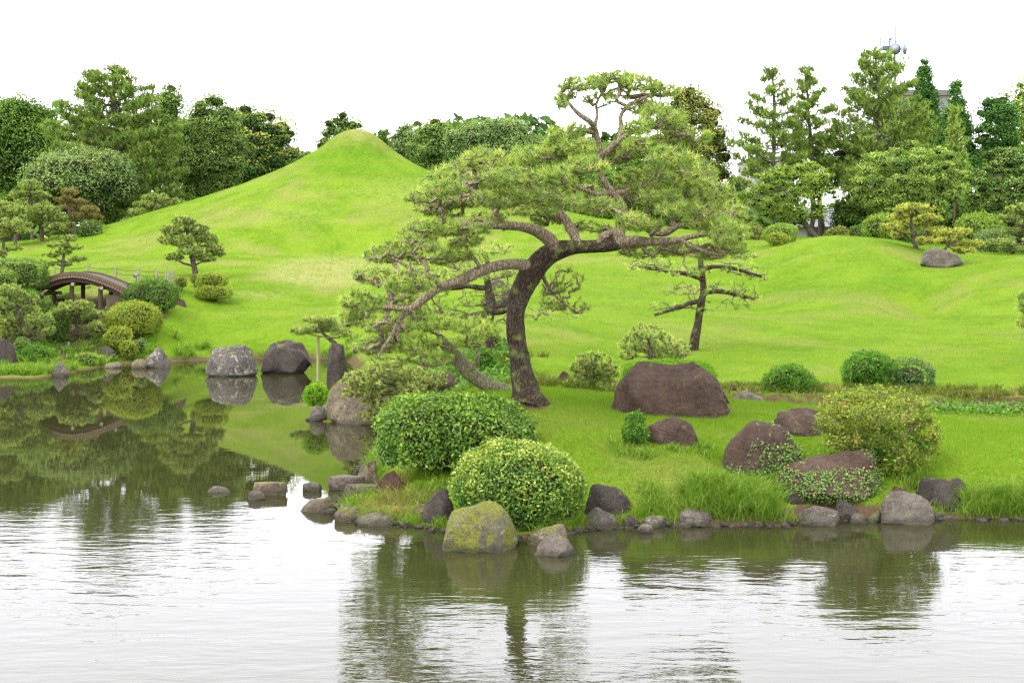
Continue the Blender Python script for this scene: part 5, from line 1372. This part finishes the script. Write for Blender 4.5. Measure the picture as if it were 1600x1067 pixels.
# ------------------------------------------------------------------ buildings and masts behind the trees
def building(label, x0, x1, yt, Y, dep, rows, cols, slabpx=0, over=6, mat='concrete', base=400):
    u = Y / F; a = P(x0, yt, Y); b = P(x1, base, Y)
    c = np.array([(a[0] + b[0]) / 2, Y + dep / 2, (a[2] + b[2]) / 2]); w = b[0] - a[0]; h = a[2] - b[2]
    th = thing('building', label, 'building', (c[0], Y + dep / 2, b[2]))
    bpart('wall', th, c, (w, dep, h), mat)
    if slabpx: bpart('roof_slab', th, (c[0], Y + dep / 2, a[2] + slabpx * u / 2 + .003), (w + over * u * 2, dep + over * u * 2, slabpx * u), 'slab')
    bw = w / cols
    m = None
    for i in range(rows):
        z = a[2] - (9 + i * 22) * u
        for k in range(cols):
            xx = a[0] + bw * (k + .5)
            v, f = box((0, 0, 0), (bw * .62, .12, 10 * u))
            if m is None: m = build_mesh('window', v, f, M['glass'])
            o = bpy.data.objects.new('window', m); COL.objects.link(o); o.parent = th
            o.location = tuple(np.array((xx, Y - .03, z - 3 * u)) - np.array(th.location))
            fr, ff = box((xx, Y - .05, z - 3 * u - 6 * u), (bw * .7, .22, 1.6 * u))
            if i < 2: part('sill', th, fr, ff, M['slab'])
    return th
building('large pale building with projecting flat roof slab behind the right conifers', 1405, 1484, 150, 190, 14, 6, 5, 9, 7)
building('distant white pinkish apartment block seen between the slim pines', 1178, 1236, 248, 170, 12, 4, 4, 3, 2)
def house():
    Y = 92.; u = Y / F
    a = P(1262, 352, Y); b = P(1350, 392, Y)
    th = thing('garden_house', 'low white house with grey tiled roof glimpsed under the light green trees', 'house', P(1306, 392, Y))
    cx = (a[0] + b[0]) / 2; w = b[0] - a[0]
    bpart('wall', th, (cx, Y + 3, (a[2] + b[2]) / 2), (w, 5, a[2] - b[2]), 'concrete')
    z0 = a[2] + .003; z1 = P(0, 322, Y)[2]
    V = np.array([(cx - w / 2 - .4, Y + .1, z0 - .1), (cx + w / 2 + .4, Y + .1, z0 - .1), (cx + w / 2 + .4, Y + 5.9, z0 - .1), (cx - w / 2 - .4, Y + 5.9, z0 - .1), (cx - w / 2 + .3, Y + 3, z1), (cx + w / 2 - .3, Y + 3, z1)])
    part('roof', th, V, [np.array([[0, 1, 5, 4], [2, 3, 4, 5], [3, 2, 1, 0]]), np.array([[1, 2, 5], [3, 0, 4]])], M['roof_tile'])
    for k in range(4):
        bpart('window', th, (a[0] + w * (k + .5) / 4, Y + .46, a[2] - 12 * u), (w * .16, .1, 12 * u), 'glass')
house()
def mast():
    Y = 180.; u = Y / F
    b = P(1396, 200, Y)
    th = thing('radio_mast', 'radio mast with white dish antennas rising behind the large pine', 'radio mast', b)
    cpart('pole', th, P(1398, 200, Y), P(1398, 68, Y), 2.2 * u, 'grey_metal', 1.6 * u)
    bpart('platform', th, P(1391, 76, Y), (27 * u, 20 * u, 5 * u), 'grey_metal')
    bpart('platform', th, P(1402, 103, Y), (12 * u, 12 * u, 2 * u), 'grey_metal')
    for x in (1377.5, 1384, 1391, 1398, 1404):
        cpart('rail', th, P(x, 75, Y) - (0, 10 * u, 0), P(x, 66, Y) - (0, 10 * u, 0), .35 * u, 'grey_metal', n=6)
    cpart('rail', th, P(1377, 67, Y) - (0, 10 * u, 0), P(1405, 67, Y) - (0, 10 * u, 0), .4 * u, 'grey_metal', n=6)
    for x, y0, y1 in ((1380, 43, 72), (1399.5, 41, 72), (1375.5, 57, 72), (1409, 54, 90), (1368.5, 71, 80)):
        cpart('antenna', th, P(x, y1, Y), P(x, y0, Y), .85 * u, 'grey_metal', n=6)
    # dishes: shallow drums with conical radome
    for (x, y, R_, d) in ((1395, 79, 9, (0.05, -1, 0)), (1409, 79, 8.5, (.85, -.5, 0))):
        c = P(x, y, Y) - (0, 12 * u, 0); d = np.array(d, float); d /= np.linalg.norm(d)
        V, q, t_ = cyl(c, c + d * 2.2 * u, R_ * u, None, 24)
        dr = part('dish', th, V, [q, t_], M['white_paint'])
        V, q, t_ = cyl(c + d * 2.2 * u, c + d * 5.5 * u, R_ * .98 * u, .5 * u, 24)
        part('radome', dr, V, [q, t_], M['white_paint'], True, root=th)
    v, f = ICO[2]
    part('camera_head', th, v * 3.0 * u + P(1391, 61, Y), f, M['white_paint'], True)
    cpart('camera_mount', th, P(1390, 72, Y), P(1390, 62, Y), 1.6 * u, 'white_paint')
mast()
for lab, x, y0, y1, Y in (('thin antenna pole rising above the dark tree at the far left', 16, 113, 160, 140), ('thin dark pole between the two right conifers', 1518, 141, 180, 140)):
    V, q, t_ = cyl(P(x, 320, Y), P(x, y0, Y), .05, .03, 6)
    solo('antenna_pole', lab, 'pole', V, [q, t_], M['grey_metal'])

# ------------------------------------------------------------------ creeper on boulders
def creeper(key, label, test, n, size, seed):
    V, f = rock_data[key]; r = rng(seed)
    tri = V[f]; nn_ = np.cross(tri[:, 1] - tri[:, 0], tri[:, 2] - tri[:, 0]); ar = np.linalg.norm(nn_, axis=1)
    c = tri.mean(1); pp = np.stack([800 + c[:, 0] / c[:, 1] * F, YH + (H - c[:, 2]) / c[:, 1] * F], 1)
    w = ar * np.clip(test(pp[:, 0], pp[:, 1]) + .25 * snoise(c, seed, 5, 2), 0, 1) * (nn_[:, 1] < ar * .2)
    i = r.choice(len(f), n, p=w / w.sum())
    ab = r.uniform(0, 1, (n, 2)); fl = ab.sum(1) > 1; ab[fl] = 1 - ab[fl]
    t3 = tri[i]; C = t3[:, 0] + (t3[:, 1] - t3[:, 0]) * ab[:, :1] + (t3[:, 2] - t3[:, 0]) * ab[:, 1:]
    N = norm(nn_[i]); C = C + N * np.abs(r.normal(size=(n, 1))) * .035
    LV, LF, hh = leaves(C, N + (0, 0, .3), size, r, .6, np.clip(r.normal(.45, .25, n), 0, 1), .6, .1)
    solo('creeper_plant', label, 'creeper', LV, LF, M['ivy'], hue=hh)
creeper('slab', 'green creeper covering the front of the leaning slab boulder', lambda x, y: np.where(y > 706 + np.clip(745 - (x - 1214) * .02 - 706, 0, 99) * .85 + (x > 1290) * -4 - np.clip((1250 - x) * .5, 0, 20), .8, 0.0) * np.clip(.75 + .6 * np.sin(x * .21) * np.sin(y * .17), 0, 1) + np.where(x > 1384, .6, 0), 3600, .017, 5)
creeper('ivyrock', 'green and rusty creeper on the right flank of the rounded brown boulder', lambda x, y: np.clip((x - 1185) / 30, 0, 1) * np.clip((y - 690) / 10, 0, 1) + np.clip((x - 1225) / 20, 0, 1) * np.clip((y - 672) / 10, 0, 1) + np.clip((y - 725) / 12, 0, .6), 2800, .020, 6)

# ------------------------------------------------------------------ grass
def blades(px, Y, r, h, w, hue, lean=.35, zoff=0.0, segs=1):
    n = len(px); X = (px - 800) * Y / F
    z = terrain(X, Y)
    pyb = YH + (H - z) / Y * F
    ok = (z > .02) & ~((np.hypot((px - 1310) / 92, (pyb - 800) / 17) < 1) & (Y < 21)) & ~((px > 1120) & (np.abs(Y - 28.1) < .45) & (r.random(n) < .8)) & ~((np.hypot((px - 828) / 34, (pyb - 634) / 8) < 1) & (Y < 26) & (r.random(n) < .85))
    X, Yk, z, h, w, hue = X[ok], Y[ok], z[ok], h[ok], w[ok], hue[ok]; n = len(X)
    b = np.stack([X, Yk, z - .01 + zoff], 1)
    a = r.uniform(0, 6.28, n); sd = np.stack([np.cos(a), np.sin(a), 0 * a], 1) * w[:, None]
    ln = np.stack([r.normal(size=n), r.normal(size=n), 0 * a], 1) * lean
    if segs == 1:
        tip = b + np.stack([ln[:, 0] * h, ln[:, 1] * h, h], 1)
        V = np.stack([b - sd, b + sd, tip], 1).reshape(-1, 3)
        return V, np.arange(3 * n).reshape(n, 3), np.repeat(hue, 3)
    m1 = b + np.stack([ln[:, 0] * h * .25, ln[:, 1] * h * .25, h * .5], 1)
    m2 = b + np.stack([ln[:, 0] * h * .7, ln[:, 1] * h * .7, h * .85], 1)
    tp = b + np.stack([ln[:, 0] * h * 1.35, ln[:, 1] * h * 1.35, h * .9], 1)
    V = np.stack([b - sd, b + sd, m1 + sd * .9, m1 - sd * .9, m2 + sd * .6, m2 - sd * .6, tp], 1).reshape(-1, 3)
    k = np.arange(n)[:, None] * 7
    q = np.concatenate([k + [0, 1, 2, 3], k + [3, 2, 4, 5]]); t_ = k + [5, 4, 6]
    return V, [q, t_], np.repeat(hue, 7)
def lawn_grass():
    r = rng(31)
    n = 215000
    px = r.uniform(440, 1900, n); Y = np.exp(r.uniform(math.log(19), math.log(28.5), n))
    V, Fc, hh = blades(px, Y, r, r.uniform(.03, .07, n), r.uniform(.003, .005, n), np.clip(r.normal(.42, .2, n), 0, 1), .6)
    solo('lawn_grass', None, None, V, Fc, M['grass'], hue=hh, kind='stuff')
    n = 175000
    px = r.uniform(-200, 1850, n); Y = np.exp(r.uniform(math.log(28.5), math.log(92), n))
    sc = Y / 28.5
    V, Fc, hh = blades(px, Y, r, r.uniform(.03, .065, n) * sc ** .6, .0045 * sc ** .8, np.clip(r.normal(.42, .18, n), 0, 1), .6)
    solo('far_lawn_grass', None, None, V, Fc, M['grass'], hue=hh, kind='stuff')
lawn_grass()
def patch(name, areas, mat, hrange, seed, wpx=.8, lean=.6, hb=0.0):
    r = rng(seed); PX = []; PY = []; Hs = []
    for (x0, x1, Y0, Y1, n, hm) in areas:
        nc_ = max(3, n // 40); cx = r.uniform(x0, x1, nc_); cy = r.uniform(Y0, Y1, nc_); k = r.integers(0, nc_, n)
        PX.append(cx[k] + r.normal(size=n) * 5 * 20 / Y0); PY.append(cy[k] + r.normal(size=n) * .06); Hs.append(r.uniform(*hrange, n) * hm)
    px = np.concatenate(PX); Y = np.concatenate(PY); h = np.concatenate(Hs)
    V, Fc, hh = blades(px, Y, r, h, np.full(len(px), 1.0) * wpx * Y / F * .5, np.clip(r.normal(.45 + hb, .30, len(px)), 0, 1), lean, 0, 3)
    solo(name, None, None, V, Fc, M[mat], hue=hh, kind='stuff')
patch('long_grass', [(1080, 1215, 19.15, 19.9, 4200, .85), (1000, 1090, 19.3, 19.8, 900, .55), (1500, 1640, 19.5, 20.1, 4200, .85), (1120, 1200, 20.0, 20.3, 500, .7), (1225, 1300, 20.3, 21.0, 700, .5), (1380, 1440, 20.2, 20.8, 900, .7), (1180, 1240, 20.2, 20.8, 1200, .7),
      (955, 1015, 20.7, 21.3, 700, .4), (1040, 1110, 21.2, 21.8, 600, .35), (640, 690, 20, 21, 500, .5)], 'tallgrass', (.10, .40), 51, 1.15)
patch('dry_grass', [(560, 668, 19.45, 20.4, 2600, 1), (590, 640, 20.3, 22.3, 900, 1)], 'drygrass', (.07, .2), 52)
patch('bank_grass', [(0, 130, 43.8, 47, 3000, 1), (105, 260, 46, 50, 3500, 1), (260, 560, 49.5, 51.5, 3500, 1), (-40, 60, 43.5, 45, 1500, 1)], 'tallgrass', (.10, .35), 53, 1.0)
patch('stream_bank_grass', [(1130, 1640, 28.0, 29.6, 9000, 1), (840, 960, 27, 29.5, 2500, 1), (1300, 1640, 26.4, 27.3, 2500, .8), (700, 850, 27, 33, 4000, 1), (1450, 1640, 27.2, 28.5, 2500, .7)], 'bankgrass', (.06, .2), 54, .9, hb=-.05)
patch('bank_weeds', [(1150, 1640, 28.0, 29.2, 5000, 1), (850, 960, 27.6, 29, 1600, 1), (690, 760, 28.5, 31, 1500, 1)], 'drygrass', (.04, .14), 55, .9)
def shore_pebbles():
    r = rng(99); v, f = ICO[1]; Vs = []; Fs = []; off = 0
    seg = shore[19:43]
    for i in range(len(seg) - 1):
        a, b = seg[i], seg[i + 1]; L_ = float(np.hypot(*(b - a)))
        for k in range(int(min(L_, 6) * 26)):
            q = a + (b - a) * r.random() + r.normal(size=2) * .09
            sz = abs(r.normal()) * .028 + .014
            w = v * (1 + .3 * r.normal(size=(len(v), 1)) * .5) * sz * (1.3, 1, .7)
            Vs.append(w + (q[0], q[1], r.uniform(.0, .035))); Fs.append(f + off); off += len(v)
    solo('shore_pebbles', None, None, np.concatenate(Vs), np.concatenate(Fs), M['rock_grey'], kind='stuff')
shore_pebbles()
def edge_grass():
    r = rng(101); Ps = []
    seg = shore[19:43]
    for i in range(len(seg) - 1):
        a, b = seg[i], seg[i + 1]; L_ = min(6, float(np.hypot(*(b - a))))
        nrm = np.array([-(b - a)[1], (b - a)[0]]) / (np.hypot(*(b - a)) + 1e-9)
        for k in range(int(L_ * 9)):
            c = a + (b - a) * r.random(); dens_ = r.integers(12, 55)
            Ps.append(c + nrm * r.uniform(.02, .18) + r.normal(size=(dens_, 2)) * .06)
    q = np.concatenate(Ps); n = len(q)
    V, Fc, hh = blades(800 + q[:, 0] / q[:, 1] * F, q[:, 1], r, r.uniform(.06, .20, n), np.full(n, .0045), np.clip(r.normal(.5, .22, n), 0, 1), .75, 0, 3)
    solo('edge_grass', None, None, V, Fc, M['tallgrass'], hue=hh, kind='stuff')
edge_grass()
def ground_cover():
    r = rng(88); n = 1600
    px = r.uniform(1440, 1660, n); Y = r.uniform(26.0, 27.6, n); X = (px - 800) * Y / F
    C = np.stack([X, Y, terrain(X, Y) + r.uniform(.0, .16, n)], 1)
    V, Fc, hh = leaves(C, np.tile((0., -.2, 1.), (n, 1)), .035, r, .6, np.clip(r.normal(.6, .25, n), 0, 1), .6)
    solo('pale_ground_cover', None, None, V, Fc, M['green'], hue=hh, kind='stuff')
    n = 7000
    px = np.concatenate([r.uniform(-40, 250, n // 2), r.uniform(600, 800, n // 2)]); Y = np.concatenate([r.uniform(47.5, 53, n // 2), r.uniform(28, 35, n // 2)]); X = (px - 800) * Y / F
    z = terrain(X, Y); ok = z > .05
    C = np.stack([X, Y, z + r.uniform(.0, .2, n)], 1)[ok]; n = len(C)
    V, Fc, hh = leaves(C, np.tile((0., -.2, 1.), (n, 1)), .055, r, .55, np.clip(r.normal(.45, .22, n), 0, 1), .6)
    solo('bank_ground_cover', None, None, V, Fc, M['green'], hue=hh, kind='stuff')
ground_cover()
print('TRIS', sum(sum(len(p.vertices) - 2 for p in o.data.polygons) if len(o.data.polygons) < 3000 else int(len(o.data.loops) - 2 * len(o.data.polygons)) for o in SC.objects if o.type == 'MESH'), 'OBJ', len(SC.objects))
